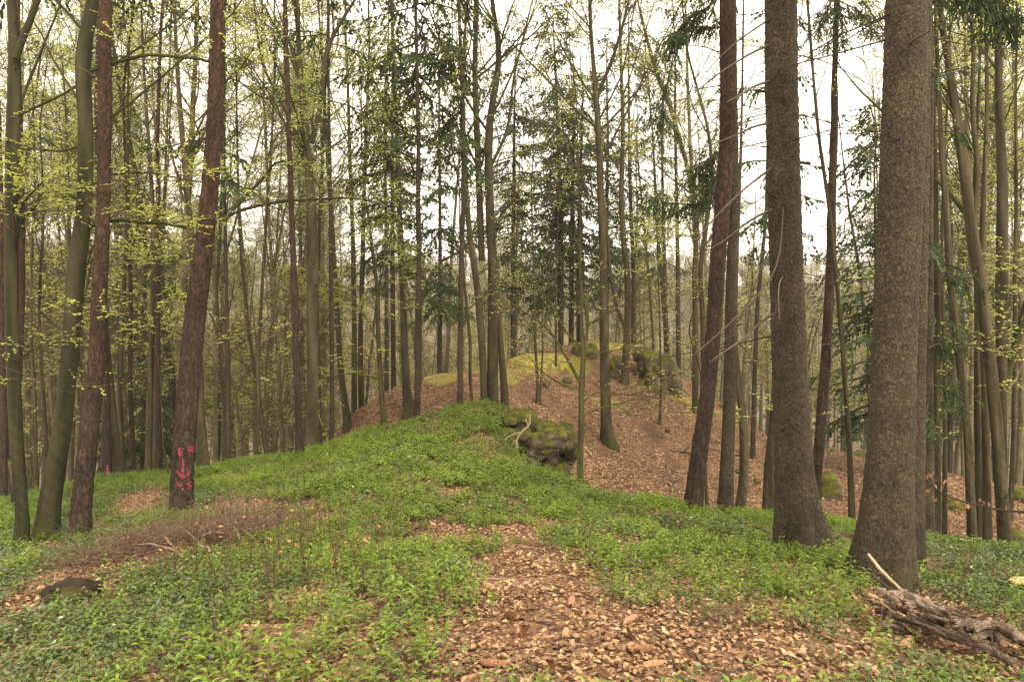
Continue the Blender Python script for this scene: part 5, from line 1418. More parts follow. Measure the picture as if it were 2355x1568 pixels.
# ------------------------------------------------------------ sprayed letters on the pine
def paint(label_key):
    surf, base = SURF[find('pink spray painted')]
    rt = ROOTS[find('pink spray painted')]
    L = np.linspace(0, 4, 400)
    # screen position -> (angle, length) on the trunk
    def to_uv(px, py):
        Y = 10.5
        for _ in range(3):
            p = unproj(px, py, Y - .14) - base
            Lv = float(np.interp(p[2], surf.P[:, 2], surf.d))
            c = np.array([np.interp(Lv, surf.d, surf.P[:, i]) for i in range(3)]); r = np.interp(Lv, surf.d, surf.R)
            u = np.array([np.interp(Lv, surf.d, surf.u[:, i]) for i in range(3)])
        s = np.clip(np.dot(p - c, u) / r, -.97, .97)
        return s, Lv, r
    tst, _ = surf.at(np.array([math.pi / 2, -math.pi / 2]), np.array([1.0, 1.0]))
    sgn = 1 if tst[0][1] < tst[1][1] else -1     # which side faces the path
    S = 3.92; f = lambda a, b: ((600 + a / S) * .57495, (1700 + b / S) * .57495)
    glyphs = {
     'letter E': [[(515,352),(460,372),(462,420),(470,466)],[(470,412),(515,408)],[(470,466),(508,460)]],
     'letter R': [[(578,372),(585,405),(590,442)],[(578,350),(605,335),(628,350),(618,385),(595,395)],[(605,392),(630,410),(643,440)]],
     'downward arrow': [[(512,512),(520,560),(512,640),(512,735),(510,820)],[(432,712),(470,770),(510,825)],[(590,728),(560,780),(512,825)]],
     'number 4': [[(458,868),(442,920),(460,935),(512,925)],[(470,935),(485,970)],[(508,985),(508,1020)]],
     'number 5': [[(604,900),(562,905),(560,945),(590,955),(588,990),(560,1002)]],
    }
    for nm, strokes in glyphs.items():
        g = Geo()
        for st in strokes:
            q = np.array([to_uv(*f(a, b)) for a, b in st])
            th = sgn * np.arccos(np.clip(q[:, 0], -1, 1)); Lv = q[:, 1]; r = q[:, 2].mean()
            arc = th * r
            d = np.concatenate([[0], np.cumsum(np.hypot(np.diff(arc), np.diff(Lv)))])
            n = max(int(d[-1] / .005), 5); t = np.linspace(-.008, d[-1] + .008, n)
            A = np.interp(t, d, arc); B = np.interp(t, d, Lv)
            ta, tb = np.gradient(A), np.gradient(B); m = np.hypot(ta, tb) + 1e-9; na, nb = -tb / m, ta / m
            wd = .0135 * (1 + .25 * np.sin(t * 90 + len(st)) + rng.normal(0, .12, n)); k = 7
            o = np.linspace(-1, 1, k)
            AA = A[:, None] + na[:, None] * o * wd[:, None]; BB = B[:, None] + nb[:, None] * o * wd[:, None]
            V, _ = surf.at(AA / r, BB, .004 + .0005 * len(g.V))
            i = np.arange(n - 1)[:, None] * k; j = np.arange(k - 1)[None]
            Q = np.stack([i + j, i + j + 1, i + k + j + 1, i + k + j], -1).reshape(-1, 4)
            Q = Q[rng.random(len(Q)) > .2]
            g.add(V.reshape(-1, 3), Q)
        obj('paint_mark', g.mesh('paint_mark', M['paint']), rt, label='pink sprayed ' + nm)
m, nt, n_, l_ = new_mat('pink_spray_paint')
b_ = n_.new('ShaderNodeBsdfPrincipled'); b_.inputs['Base Color'].default_value = (.26, .026, .05, 1); b_.inputs['Roughness'].default_value = .6
o_ = n_.new('ShaderNodeOutputMaterial'); l_.new(b_.outputs[0], o_.inputs['Surface']); M['paint'] = m
paint('x')
# faint pink spot on the pine behind
sp_, bs_ = SURF[find('dark pine with a pink spot')]
g = Geo(); th0 = math.pi / 2 if sp_.at(np.array([math.pi/2]), np.array([1.]))[0][0][1] < sp_.at(np.array([-math.pi/2]), np.array([1.]))[0][0][1] else -math.pi / 2
zt = unproj(232, 1078, 16.3)[2] - bs_[2]; L0 = float(np.interp(zt, sp_.P[:, 2], sp_.d))
aa, bb = np.meshgrid(np.linspace(-.22, .22, 7), np.linspace(-.12, .12, 12)); V, _ = sp_.at(th0 + .7 + aa * (.5 + .5 * np.cos(bb * 15)), L0 + bb, .004)
i = np.arange(11)[:, None] * 7; j = np.arange(6)[None]; g.add(V.reshape(-1, 3), np.stack([i + j, i + j + 1, i + 8 + j, i + 7 + j], -1).reshape(-1, 4))
obj('paint_mark', g.mesh('paint_mark', M['paint']), ROOTS[find('dark pine with a pink spot')])
# small white tag
tg_ = ROOTS[find('small white tag')]
import bmesh
bm = bmesh.new(); bmesh.ops.create_cube(bm, size=1); bmesh.ops.scale(bm, vec=(.085, .008, .035), verts=bm.verts)
me = bpy.data.meshes.new('tag'); bm.to_mesh(me); bm.free()
mt, nt, n_, l_ = new_mat('white_plastic'); b_ = n_.new('ShaderNodeBsdfPrincipled'); b_.inputs['Base Color'].default_value = (.8, .8, .78, 1); b_.inputs['Roughness'].default_value = .5
o_ = n_.new('ShaderNodeOutputMaterial'); l_.new(b_.outputs[0], o_.inputs['Surface']); me.materials.append(mt)
q = unproj(2252, 1238, 13.05); obj('tag', me, tg_, tuple(q - np.array(tg_.location)))

# ------------------------------------------------------------ dead boughs and green sprays on the big spruces
M['pale_dead'] = bark_mat('bare_dead_branch', (.040, .031, .021), (.125, .10, .07), None, 0, 4, .5, .3, fine=40)
def sprays(tree_key, Y, lines, bough_mat='dead', needles=False, name='dead_branch', twigs=14, dy=0):
    rt = ROOTS[find(tree_key)]; o = np.array(rt.location)
    for ln in lines:
        P, R = to_path(ln, Y); R = R * (.75 if not needles else 1); P[:, 1] += np.linspace(0, 1, len(P)) * (dy + rng.uniform(-.35, .35)) ; P = P - o
        P, R = resample(P, R, 14)
        g = Geo(); g.tubes(P[None], R[None], 8, tone=.5)
        kk = np.zeros(twigs, int); pp, rr, tt = paths_at(P[None], R[None], kk, .2 + .8 * rnd(twigs))
        Pt, Rt = grow(pp, side_dirs(tt, rng.uniform(.4, 1, twigs), twigs), rng.uniform(.15, .6, twigs), np.full(twigs, .0035), 7, .13, 0, .35); g.tubes(Pt, Rt, 4)
        bo = obj(name, g.mesh(name, M[bough_mat]), rt)
        if needles:
            br = Geo(); nd = Geo(); needle_branch(br, nd, np.concatenate([P[None][:, 4:, :][:, :8], Pt[:, :, :][:, np.linspace(0, 6, 8).astype(int)]]), None if False else np.ones((1 + twigs, 8)), step=.035, tl=(.06, .2), w=.016, dense=1.0, droop=.8)
            obj('needles', nd.mesh('needles', M['needle'], False), bo, kind='stuff')
K2 = 'dead slanting branches'
sprays(K2, 7.35, [
 [(1768,104,8),(1721,128,7),(1649,175,5),(1567,241,2.5)],
 [(1772,186,8),(1721,210,6.5),(1680,240,5),(1639,267,2.5)],
 [(1772,283,8),(1716,303,6.5),(1664,334,5),(1572,375,2)],
 [(1775,386,8),(1700,441,6),(1618,518,4),(1582,560,2)],
 [(1775,482,8),(1721,508,6.5),(1664,554,4.5),(1618,580,2)],
 [(1768,46,6),(1700,92,5),(1640,146,3),(1600,200,2)],
 [(1780,722,8),(1742,739,7),(1694,779,6),(1650,801,4.5),(1606,826,2.5)],
 [(1776,560,5),(1740,640,4),(1709,720,3.5),(1657,794,2)],
 [(1774,440,4),(1730,470,3),(1690,480,2)], [(1772,240,4),(1735,260,3),(1690,258,2)],
 [(1778,640,5),(1740,668,4),(1700,720,3),(1668,742,2)]], twigs=9, dy=-.3)
sprays(K2, 7.0, [[(1801,477,3.5),(1798,510,4.5),(1794,545,5),(1789,580,5),(1782,610,5),(1767,642,5),(1730,685,5),(1700,708,5),(1650,759,4.5),(1598,800,3.5),(1555,833,2)],
                 [(1800,638,4),(1788,645,4),(1780,672,3.5),(1776,705,3),(1772,730,2)]], bough_mat='pale_dead', twigs=3, name='broken_branch')
sprays('biggest scaly spruce', 6.0, [[(2090,100,8),(2100,94,8),(2112,90,6)],[(2128,270,4),(2138,300,3)]], twigs=0, name='branch_stub')
sprays('dark spruce half hidden', 7.6, [[(2126,80,5),(2200,98,4),(2290,106,3),(2360,120,2)],[(2126,150,4),(2150,175,3),(2190,190,2)],[(2128,560,3),(2150,590,2)],[(2122,760,3),(2150,800,2)]], twigs=8)
sprays('slender grey spruce', 10.8, [
 [(1680,-30,5),(1630,20,5),(1570,60,4),(1530,110,2)],[(1690,60,5),(1640,70,4),(1590,75,4),(1545,105,2)],[(1685,340,4),(1650,350,4),(1625,372,3),(1600,410,2)],[(1686,370,4),(1655,395,3),(1640,440,2)],
 [(1560,60,3),(1540,170,3),(1520,260,2),(1505,335,2)],[(1690,420,3),(1610,470,3),(1540,470,3),(1500,462,2)]], 'twig_dark', True, 'green_bough', 26)
sprays('slim brown pine rising', 12.6, [[(1923,-40,4),(1928,10,3),(1935,60,3),(1930,90,2)],[(1921,-40,4),(1905,20,3),(1890,60,2)],[(1923,0,3),(1975,20,3),(2010,60,2)]], 'twig_dark', True, 'green_bough', 22)
sprays('dark spruce half hidden', 8.2, [[(2125,-60,5),(2200,-20,4),(2260,10,3),(2290,50,2)],[(2125,-50,5),(2230,-30,4),(2320,10,3),(2350,60,2)]], 'twig_dark', True, 'green_bough', 26)
sprays('thinner dark spruce with green', 11.0, [[(2135,880,3),(2160,890,2),(2190,905,1.5)],[(2136,800,3),(2165,790,2),(2200,800,1.5)],[(2134,930,3),(2120,950,2),(2115,985,1.5)]], 'twig_dark', True, 'green_bough', 16)
sprays('straight dark spruce trunk rising', 16.8, [[(962,700,4),(985,690,3),(1030,700,3),(1060,720,2)],[(962,650,4),(1000,650,3),(1040,670,2)]], 'twig_dark', True, 'green_bough', 26)

# ------------------------------------------------------------ copper leaved beech bough from the right
def copper():
    Y = 7.6
    P, R = to_path([(2420,1190,7),(2355,1175,6),(2296,1173,5),(2231,1157,4),(2171,1141,3),(2130,1108,2.5),(2114,1084,1.5)], Y)
    foot = np.array([P[0, 0] + .5, Y + .1, 0]); foot[2] = ground(foot[0], foot[1])
    Ps = np.array([foot - [0, 0, .1], foot + [-.05, 0, .5], foot + [-.15, 0, 1.2], foot + [-.1, 0, 2.2]]); Ps, Rs = resample(Ps, [.03, .025, .018, .008], 16)
    P = np.vstack([[Ps[4]], P]); R = np.concatenate([[.012], R]); P, R = resample(P, R, 20)
    rt = root('young_beech', tuple(foot), 'low beech bough with dry copper leaves reaching in from the right edge', 'young tree')
    g = Geo(); g.tubes((Ps - foot)[None], Rs[None], 8); obj('trunk', g.mesh('trunk', M['beech']), rt)
    g = Geo(); g.tubes((P - foot)[None], R[None], 6); obj('bough', g.mesh('bough', M['twig_dark']), rt)
    tw = Geo(); lf = Geo(); n = 26
    pp, rr, tt = paths_at((P - foot)[None], R[None], np.zeros(n, int), .25 + .75 * rnd(n)); Pt, Rt = grow(pp, side_dirs(tt, rng.uniform(.5, 1.2, n), n), rng.uniform(.08, .3, n), np.full(n, .002), 5, .15, 0, .5); tw.tubes(Pt, Rt, 4)
    obj('twigs', tw.mesh('twigs', M['twig_dark']), rt, kind='stuff')
    m = 110; k = rng.integers(0, n, m); p2, _, t2 = paths_at(Pt, Rt, k, .2 + .8 * rnd(m)); D = unit(t2 * .3 + rng.normal(0, .3, (m, 3)) + [0, 0, -1])
    lf.leaves(p2, D, rng.normal(0, 1, (m, 3)), rng.uniform(.04, .06, m), rng.uniform(.015, .03, m), 'fold'); obj('dry_leaves', lf.mesh('dry_leaves', M['copper'], False), rt, kind='stuff')
copper()

# ------------------------------------------------------------ beech seedlings with a few dry leaves
def seedling_mesh():
    tr = Geo(); lf = Geo(); h = rng.uniform(.35, .6)
    P, R = grow(np.array([[0, 0, -.03]]), np.array([[rng.normal(0, .12), rng.normal(0, .12), 1]]), np.array([h]), np.array([.0048]), 9, .07, .05, .4)
    tr.tubes(P, R, 4); n = 7
    pp, rr, tt = paths_at(P, R, np.zeros(n, int), .35 + .6 * rnd(n)); Pt, Rt = grow(pp, side_dirs(tt, rng.uniform(.5, .9, n), n), rng.uniform(.06, .2, n), np.full(n, .0026), 5, .12, .05, .5); tr.tubes(Pt, Rt, 3)
    m = int(rng.integers(1, 6)); k = rng.integers(0, n, m); p2, _, t2 = paths_at(Pt, Rt, k, .4 + .6 * rnd(m))
    lf.leaves(p2, unit(t2 + rng.normal(0, .5, (m, 3)) - [0, 0, .5]), rng.normal(0, 1, (m, 3)), rng.uniform(.022, .045, m), rng.uniform(.012, .02, m), 'fold')
    return tr.mesh('stem', M['twig']), lf.mesh('dry_leaves', M['copper'], False)
SD = [seedling_mesh() for _ in range(8)]
spots = []
while len(spots) < 95:
    px = rng.normal(620, 190); py = rng.normal(1292, 52)
    if 180 < px < 1010 and 1180 < py < 1400 and not (ell(px, py, 420, 1240, 190, 40, -14) > 0): spots.append((px, py, 0))
for a in [(770,1215),(790,1230),(905,1225),(935,1240),(1000,1275),(1560,1290),(1650,1270),(700,1195),(750,1205),(1350,1280),(2205,1370),(2240,1330)]: spots.append((*a, 0))
for s_i, (px, py, _) in enumerate(spots):
    q = gnd(px, py); st, dl = SD[int(rng.integers(8))]
    zn = ('left end' if px < 480 else ('left part' if px < 590 else ('middle' if px < 690 else ('right part' if px < 800 else 'right end')))); rw = 'upper row' if py < 1275 else ('middle row' if py < 1325 else 'lower row')
    lb = f'bare beech seedling with dry copper leaves, {zn} and {rw} of the seedling patch' if px < 1010 else ('lone thin seedling in the green cover right of the path' if px < 2000 else 'thin seedling in the green cover behind the log heap')
    r = root('beech_seedling', tuple(q), lb, 'seedling', f'beech seedlings, {zn} and {rw} of the patch' if px < 1010 else ('lone seedlings right of the path' if px < 2000 else 'seedlings behind the log heap'))
    sc = rng.uniform(.6, 1.15); r.scale = (sc, sc, sc); r.rotation_euler = (0, 0, rng.uniform(0, 6.28))
    obj('stem', st, r); obj('dry_leaves', dl, r)
stick('dry_stem', 'tall dry upright stem rising out of the green herbs at lower left', 'stem', [(492,1508,5,0),(494,1460,4.5,-.02),(496,1420,4,0),(499,1385,2.5,.03)], 'twig_dark', 0, 4.0, 6, 12)

# ------------------------------------------------------------ brush pile
def brush():
    c = gnd(410, 1262); rt = root('brush_pile', tuple(c), 'heap of fine brown twigs under the pink marked pine', 'brush')
    tw = Geo(); n = 1300
    t = rng.random(n); px = 200 + 410 * t + rng.normal(0, 18, n); cyy = np.interp(px, [190, 300, 420, 520, 610], [1300, 1262, 1228, 1218, 1222]); sp = np.interp(px, [190, 300, 450, 560, 620], [8, 26, 26, 22, 8])
    py = cyy + rng.uniform(-.35, 1.2, n) * sp
    B = []
    for a, b in zip(px[::20], py[::20]): B.append(gnd(a, b))
    B = np.array(B)[rng.integers(0, len(B), n)] + rng.normal(0, .12, (n, 3)) * [1, 1, 0]
    hump = np.exp(-((B[:, 0] - c[0]) / 1.0) ** 2)
    B[:, 2] = ground(B[:, 0], B[:, 1]) + rng.uniform(.0, .19, n) * (.3 + .7 * hump)
    az = rng.normal(.25, 1.1, n) + np.pi * (rng.random(n) < .5)
    D = np.stack([np.cos(az), np.sin(az), rng.normal(.04, .22, n)], 1)
    P, R = grow(B - c, D, rng.uniform(.2, .85, n), rng.uniform(.002, .006, n), 7, .2, -.012, .4); tw.tubes(P, R, 3)
    obj('twigs', tw.mesh('twigs', M['litter_twig']), rt, kind='stuff')
M['litter_twig'] = bark_mat('brush_twig_bark', (.15, .098, .064), (.38, .265, .18), None, 0, 3, 1, .1, fine=12)
brush()
M['brush_stick'] = bark_mat('pale_brush_stick', (.09, .062, .04), (.29, .21, .145), None, 0, 4, .5, .3, fine=40)
BR = [([(404,1209,5),(434,1224,6),(457,1250,6),(482,1266,5)], 'thick pale stick running down the middle of the brush pile'),
      ([(378,1234,4),(395,1252,4),(419,1278,4)], 'short pale stick lowest in the brush pile'),
      ([(308,1253,3),(352,1250,4),(401,1265,4)], 'long thin stick lying across the left half of the brush pile'),
      ([(495,1198,3),(474,1206,4),(463,1246,4)], 'hooked pale stick standing in the brush pile'),
      ([(530,1206,5),(545,1218,5),(551,1238,4)], 'stick pointing down at the right side of the brush pile'),
      ([(554,1215,4),(566,1222,4),(577,1231,3)], 'shorter stick right of the downward one in the brush pile'),
      ([(466,1231,3),(495,1221,4),(512,1226,3)], 'bent stick in the centre of the brush pile'),
      ([(580,1209,3),(606,1215,3)], 'small stick at the right tip of the brush pile')]
for pts, lb in BR: stick('stick', lb, 'stick', pts, 'brush_stick', .16, None, 8, 14, twigs=5)

# ------------------------------------------------------------ stumps
def stump(name, label, px, py, wpx, hpx, Y, moss, rag, slant=0.0, cutface=True):
    c = unproj(px, py, Y); c[2] = ground(c[0], c[1]); r = wpx / 2 / FOC * Y; h = hpx / FOC * Y
    rt = root(name, tuple(c), label, 'stump')
    k = 56; th = np.linspace(0, 2 * np.pi, k, endpoint=False); zs = np.linspace(-.1, 1, 16)
    V = []
    for z in zs:
        fl = 1 + .35 * np.exp(-max(z, 0) * 4) * (.6 + .6 * np.abs(np.sin(th * 2.5)))
        rr = r * .86 * fl * (1 + .04 * np.sin(th * 9) + .02 * np.sin(th * 23 + z * 5))
        zz = z * h + (rag * h * (np.sin(th * 3 + 1) * .5 + np.sin(th * 7) * .3 + rng.normal(0, .12, k)) + slant * np.cos(th) * h) * max(z, 0)
        V.append(np.stack([np.cos(th) * rr, np.sin(th) * rr, zz], 1))
    V = np.stack(V)
    S = len(zs); i = np.arange(S - 1)[:, None] * k; j = np.arange(k)[None, :]; j2 = (j + 1) % k
    q = np.stack([i + j, i + j2, i + k + j2, i + k + j], -1).reshape(-1, 4)
    VV = V.reshape(-1, 3)
    obj('bark', make_mesh('bark', VV, q, None, {'tone': .3 + .4 * rng.random(len(VV)), 'hgt': np.zeros(len(VV))}, True, [M['mossy'] if moss else M['spruce']]), rt)
    topr = V[-1]; ctr = topr.mean(0)
    rings = [topr * [1, 1, 1] * f + ctr * (1 - f) + np.array([0, 0, .004 - rag * h * .25 * (1 - f)]) + rng.normal(0, rag * .02, (k, 3)) for f in (.99, .8, .6, .4, .2)]
    W = np.concatenate(rings + [ctr[None] + [0, 0, .004 - rag * h * .25]]); Q = []
    for a in range(4):
        for b in range(k): Q.append([a * k + b, a * k + (b + 1) % k, (a + 1) * k + (b + 1) % k, (a + 1) * k + b])
    T3 = [[4 * k + b, 4 * k + (b + 1) % k, 5 * k] for b in range(k)]
    obj('cut_face', make_mesh('cut_face', W, Q, T3, {'tone': np.concatenate([np.full(k, t) for t in (.2, .8, .4, .9, .5)] + [[.5]])}, True, [M['cut'] if not moss else M['rotten']]), rt)
    return rt
M['stump'] = bark_mat('rotten_stump', (.022, .014, .008), (.11, .065, .036), (.06, .06, .014), -.05, 6, .7, .6, fine=30)
M['rotten'] = bark_mat('rotten_wood', (.03, .018, .01), (.16, .085, .05), (.05, .055, .012), .0, 5, 1, .5, fine=40)
SY = float(gnd(165, 1384)[1])
b_ = px_blob(165, 1364, SY, 56, 17, .20); c_ = np.array([b_[0], b_[1], float(ground(b_[0], b_[1]))])
s1 = root('tree_stump', tuple(c_), 'low rotten mossy stump in the lower left of the green slope', 'stump')
obj('rotten_wood', rock_mesh('rotten_wood', [px_blob(165, 1366, SY, 54, 22, .20), px_blob(190, 1358, SY + .05, 34, 16, .16), px_blob(130, 1368, SY, 26, 16, .14), px_blob(160, 1346, SY, 36, 9, .12)], c_, M['stump'], .42, 5, 6), s1)
lf_ = Geo(); n = 60; B_ = c_ + np.stack([rng.normal(.02, .12, n), rng.normal(0, .08, n), np.full(n, .105) + rng.normal(0, .012, n)], 1); lf_.leaves(B_ - c_, np.stack([rng.normal(0, 1, n), rng.normal(0, 1, n), rng.normal(0, .3, n)], 1), unit(rng.normal(0, .4, (n, 3)) + [0, 0, 1]), np.full(n, .045), np.full(n, .026), 'fold')
obj('fallen_leaves', lf_.mesh('fallen_leaves', M['litter'], False), s1, kind='stuff')
stick('root', None, None, [(118,1352,11),(92,1364,9),(68,1378,6),(45,1392,2)], 'stump', .03, None, 7, 10, parent=s1)
stump('tree_stump', 'freshly cut stump with orange top at the right edge', 2352, 1378, 62, 30, 6.4, False, 0, .12)

# ------------------------------------------------------------ heap of bark and logs
def log(pts, label, Y=None, lift=.05, mat='log', name='log', cut=True):
    pts = [(p[0], p[1], p[2] * .74) for p in pts]
    P, R = stick_path(pts, lift, Y); P, R = resample(P, R, 24)
    base = P[0].copy(); kk = 30
    s = TrunkSurf('spruce', P - base, R, rng.uniform(0, 9), 0, True); tot = s.d[-1]
    rt = root(name, tuple(base), label, name)
    obj('bark', s.mesh('bark', M[mat], kk, np.linspace(0, tot, int(tot / .012) + 4)), rt)
    for e, Lv in ((0, 0.0), (1, tot)):
        th = np.linspace(0, 2 * np.pi, kk, endpoint=False); V, _ = s.at(th, np.full(kk, Lv), -.002); c = V.mean(0)
        dr = unit(s.P[0] - s.P[1]) if e == 0 else unit(s.P[-1] - s.P[-2])
        me = make_mesh('cut_end', np.vstack([V + dr * .002, c + dr * .004]), None, [[i, (i + 1) % kk, kk] for i in range(kk)], {'tone': rng.random(kk + 1)}, False, [M['logend']])
        obj('cut_end', me, rt)
    return rt
def bark_shell(pts, label, w, Y=None, lift=0.13, arc=3.6, turn=0.0):
    """a curled plate of bark: open tube with thickness"""
    P, R = stick_path([(a, b, w) for a, b in pts], lift, Y); P, R = resample(P, R, 22); base = P[0].copy(); P = P - base
    tg = unit(np.gradient(P, axis=0)); side = unit(np.cross(tg, [0, 0, 1.0])); up = np.cross(side, tg); k = 22
    th = np.linspace(-arc / 2, arc / 2, k) + turn
    r = R[:, None] * (1 + .07 * np.sin(th * 5)[None] + rng.normal(0, .03, (22, k)))
    Lg = np.concatenate([[0], np.cumsum(np.linalg.norm(np.diff(P, axis=0), axis=1))])
    TH, LL = np.meshgrid(th + 3, Lg); dsp, tone = bark_disp('spruce', TH, LL + 3, float(R.mean()), rng.uniform(0, 9))
    def surf(rad): return P[:, None] + (side[:, None] * np.sin(th)[None, :, None] + up[:, None] * np.cos(th)[None, :, None]) * rad[..., None]
    Vo = surf(r + dsp); Vi = surf(r * .86 - .004)
    # ragged ends
    for e, sgn in ((0, -1), (-1, 1)):
        j = rng.normal(0, R.mean() * .5, k); Vo[e] += tg[e] * j[:, None]; Vi[e] += tg[e] * j[:, None]
    S = 22; i = np.arange(S - 1)[:, None] * k; jj = np.arange(k - 1)[None]
    q = np.stack([i + jj, i + jj + 1, i + k + jj + 1, i + k + jj], -1).reshape(-1, 4); n0 = S * k
    Q = [q, q[:, ::-1] + n0]; mi = [np.zeros(len(q), int), np.ones(len(q), int)]
    ed = []
    for a in range(S - 1):
        ed.append([a * k, (a + 1) * k, (a + 1) * k + n0, a * k + n0]); ed.append([a * k + k - 1, a * k + k - 1 + n0, (a + 1) * k + k - 1 + n0, (a + 1) * k + k - 1])
    for b in range(k - 1):
        ed.append([b, b + n0, b + 1 + n0, b + 1]); c = (S - 1) * k; ed.append([c + b, c + b + 1, c + b + 1 + n0, c + b + n0])
    Q.append(np.array(ed)); mi.append(np.ones(len(ed), int))
    me = make_mesh('bark_plate', np.concatenate([Vo.reshape(-1, 3), Vi.reshape(-1, 3)]), np.concatenate(Q), None, {'tone': np.concatenate([tone.ravel(), np.full(n0, .4)]), 'hgt': np.full(2 * n0, 3.0)}, False, [M['log'], M['inner']], f4m=np.concatenate(mi))
    return obj('bark_plate', me, None, tuple(base), label=label, category='bark')
M['log'] = bark_mat('fallen_spruce_bark', (.045, .030, .022), (.32, .235, .175), None, 0, 5, .8, .8, fine=60)
M['log_dark'] = bark_mat('dark_spruce_bark', (.02, .013, .009), (.13, .085, .058), None, 0, 5, .8, .8, fine=60)  # darker copy of the log bark that sets some logs apart

M['inner'] = bark_mat('inner_bark', (.06, .032, .02), (.20, .11, .07), None, 0, 5, .6, .3, fine=40)
M['logend'] = bark_mat('weathered_end_grain', (.10, .06, .035), (.30, .20, .12), None, 0, 5, 1, .3, fine=40)
M['pale_stick'] = bark_mat('peeled_stick', (.20, .13, .075), (.42, .30, .18), None, 0, 5, .4, .2, fine=40)
A = lambda x, y: (x * .22989 + 1897.5, y * .22989 + 1207.5)
def AP(l): return [(*A(a, b), w) for a, b, w in l]
Yh = lambda py: None
log(AP([(830,890,11),(1050,1010,20),(1250,1100,24),(1500,1170,24),(1750,1290,20),(1900,1400,12)]), 'long flaky log lying lengthwise along the front of the bark heap', lift=0.12)
log(AP([(500,850,13),(700,880,15),(1000,930,16),(1200,1000,16)]), 'thin log under the left end of the bark heap', mat='log_dark', lift=0.10)
log(AP([(375,710,9),(480,760,10),(620,800,10),(820,860,9)]), 'slim brown log end poking out at the left tip of the heap', mat='log_dark', lift=0.22)
log(AP([(1000,830,18),(1250,960,20),(1500,1050,20),(1700,1120,18)]), 'log half buried in the middle of the bark heap', mat='log_dark', lift=0.17)
log(AP([(1150,880,16),(1400,960,18),(1700,1020,18),(1950,1150,16),(2100,1260,14)]), 'dark log along the back of the bark heap', mat='log_dark', lift=0.15)
log(AP([(1500,1110,20),(1600,1085,22),(1700,1100,22),(1790,1170,20)]), 'stubby rounded log chunk at the right of the heap', lift=0.17)
log(AP([(530,635,10),(600,680,11),(680,730,11),(740,790,9)]), 'short reddish branch piece pointing up left in the heap', lift=0.32)
log(AP([(560,1000,9),(680,1010,10),(780,1030,8)]), 'small dark branch piece lying in the leaves below the heap', lift=0.07)
bark_shell([A(650,720), A(760,690), A(900,740), A(1060,830), A(1200,900)], 'curled bark plate on top of the heap', 19, lift=0.31, arc=3.2)
bark_shell([A(780,790), A(900,800), A(1050,830), A(1250,870)], 'rolled bark tube with a dark hollow end on the heap', 16, lift=0.27, arc=4.8)
bark_shell([A(620,900), A(800,940), A(950,990), A(1120,1040)], 'flat bark plate at the front left of the heap', 13, lift=0.10, arc=2.4)
bark_shell([A(1280,990), A(1400,980), A(1560,1000), A(1650,1010)], 'open bark trough in the middle right of the heap', 16, lift=0.25, arc=3.4)
bark_shell([A(1470,1060), A(1560,1010), A(1660,985), A(1800,1010), A(1900,1090), A(1960,1180)], 'arched bark plate bending over at the right of the heap', 15, lift=0.25, arc=3.0)
bark_shell([A(900,740), A(1100,800), A(1300,860), A(1500,940)], 'long dark bark strip along the top of the heap', 10, lift=0.25, arc=2.6)
bark_shell([A(1050,930), A(1200,970), A(1330,1060)], 'short bark flake leaning over the front log', 15, lift=0.21, arc=2.0)
def split_log():
    P, R = stick_path([(*A(1720,1080), 40), (*A(1900,1160), 36)], .1); base = P[0].copy(); d = unit(P[1] - P[0]); ln = np.linalg.norm(P[1] - P[0]) * 1.3
    s = unit(np.cross(d, [0, 0, 1.0])); u = np.cross(s, d); th = np.linspace(0, np.pi, 12); prof = np.stack([np.cos(th), np.sin(th) * .8], 1) * R[0]
    V = np.array([[t * ln * d + s * a + u * b + rng.normal(0, .003, 3) for a, b in prof] for t in np.linspace(0, 1, 8)]); V = V.reshape(-1, 3)
    Q = [[i * 12 + j, i * 12 + (j + 1) % 12, (i + 1) * 12 + (j + 1) % 12, (i + 1) * 12 + j] for i in range(7) for j in range(12)]
    n = len(V); V = np.vstack([V, V[:12].mean(0), V[-12:].mean(0)]); T3 = [[(j + 1) % 12, j, n] for j in range(12)] + [[84 + j, 84 + (j + 1) % 12, n + 1] for j in range(12)]
    obj('split_wood', make_mesh('split_wood', V, Q, T3, {'tone': rng.random(len(V))}, False, [M['pale_stick']]), None, tuple(base), label='tan split piece of wood at the right end of the heap', category='wood')
split_log()
S_ = [([(430,285,6),(560,450,8),(700,590,8),(775,655,7)], 'long pale stick leaning up out of the heap against the big trunk', 'pale_stick', .45, [ .0]),
      ([(470,485,6),(560,570,7),(690,665,7)], 'dark stick leaning beside the long pale stick on the heap', 'twig_dark', .3, 0),
      ([(445,695,9),(560,750,9),(800,850,9)], 'pale peeled branch with a broken tip at the left of the heap', 'pale_stick', .20, 0),
      ([(640,700,9),(690,750,9),(745,800,6)], 'short tan branch piece pointing down the heap', 'pale_stick', .25, 0),
      ([(850,1030,7),(930,1085,8),(1020,1140,6)], 'short tan stick on the leaves in front of the heap', 'pale_stick', .03, 0)]
P, R = None, None
for pts, lb, mt_, lf_, _ in S_[1:]: stick('stick', lb, 'stick', AP(pts), mt_, lf_, None, 8, 14)
# the leaning one ends on the heap and rises towards the camera side of the big trunk
pp = AP(S_[0][0]); stick('stick', S_[0][1], 'stick', [(a, b, w, dy) for (a, b, w), dy in zip(pp, (.0, -.1, -.25, -.3))], 'pale_stick', 0, 5.75, 8, 14)
for a in range(9):
    x0, y0 = 700 + 110 * a, 720 + 45 * a
    stick('twig', 'thin bent twig lying over the bark heap', 'twig', AP([(x0, y0, 2.2), (x0 + 60, y0 + rng.uniform(-30, 60), 2), (x0 + 150, y0 + rng.uniform(60, 160), 1.4)]), 'dead', .28, None, 5, 12, group='thin twigs over the bark heap', jag=.5)

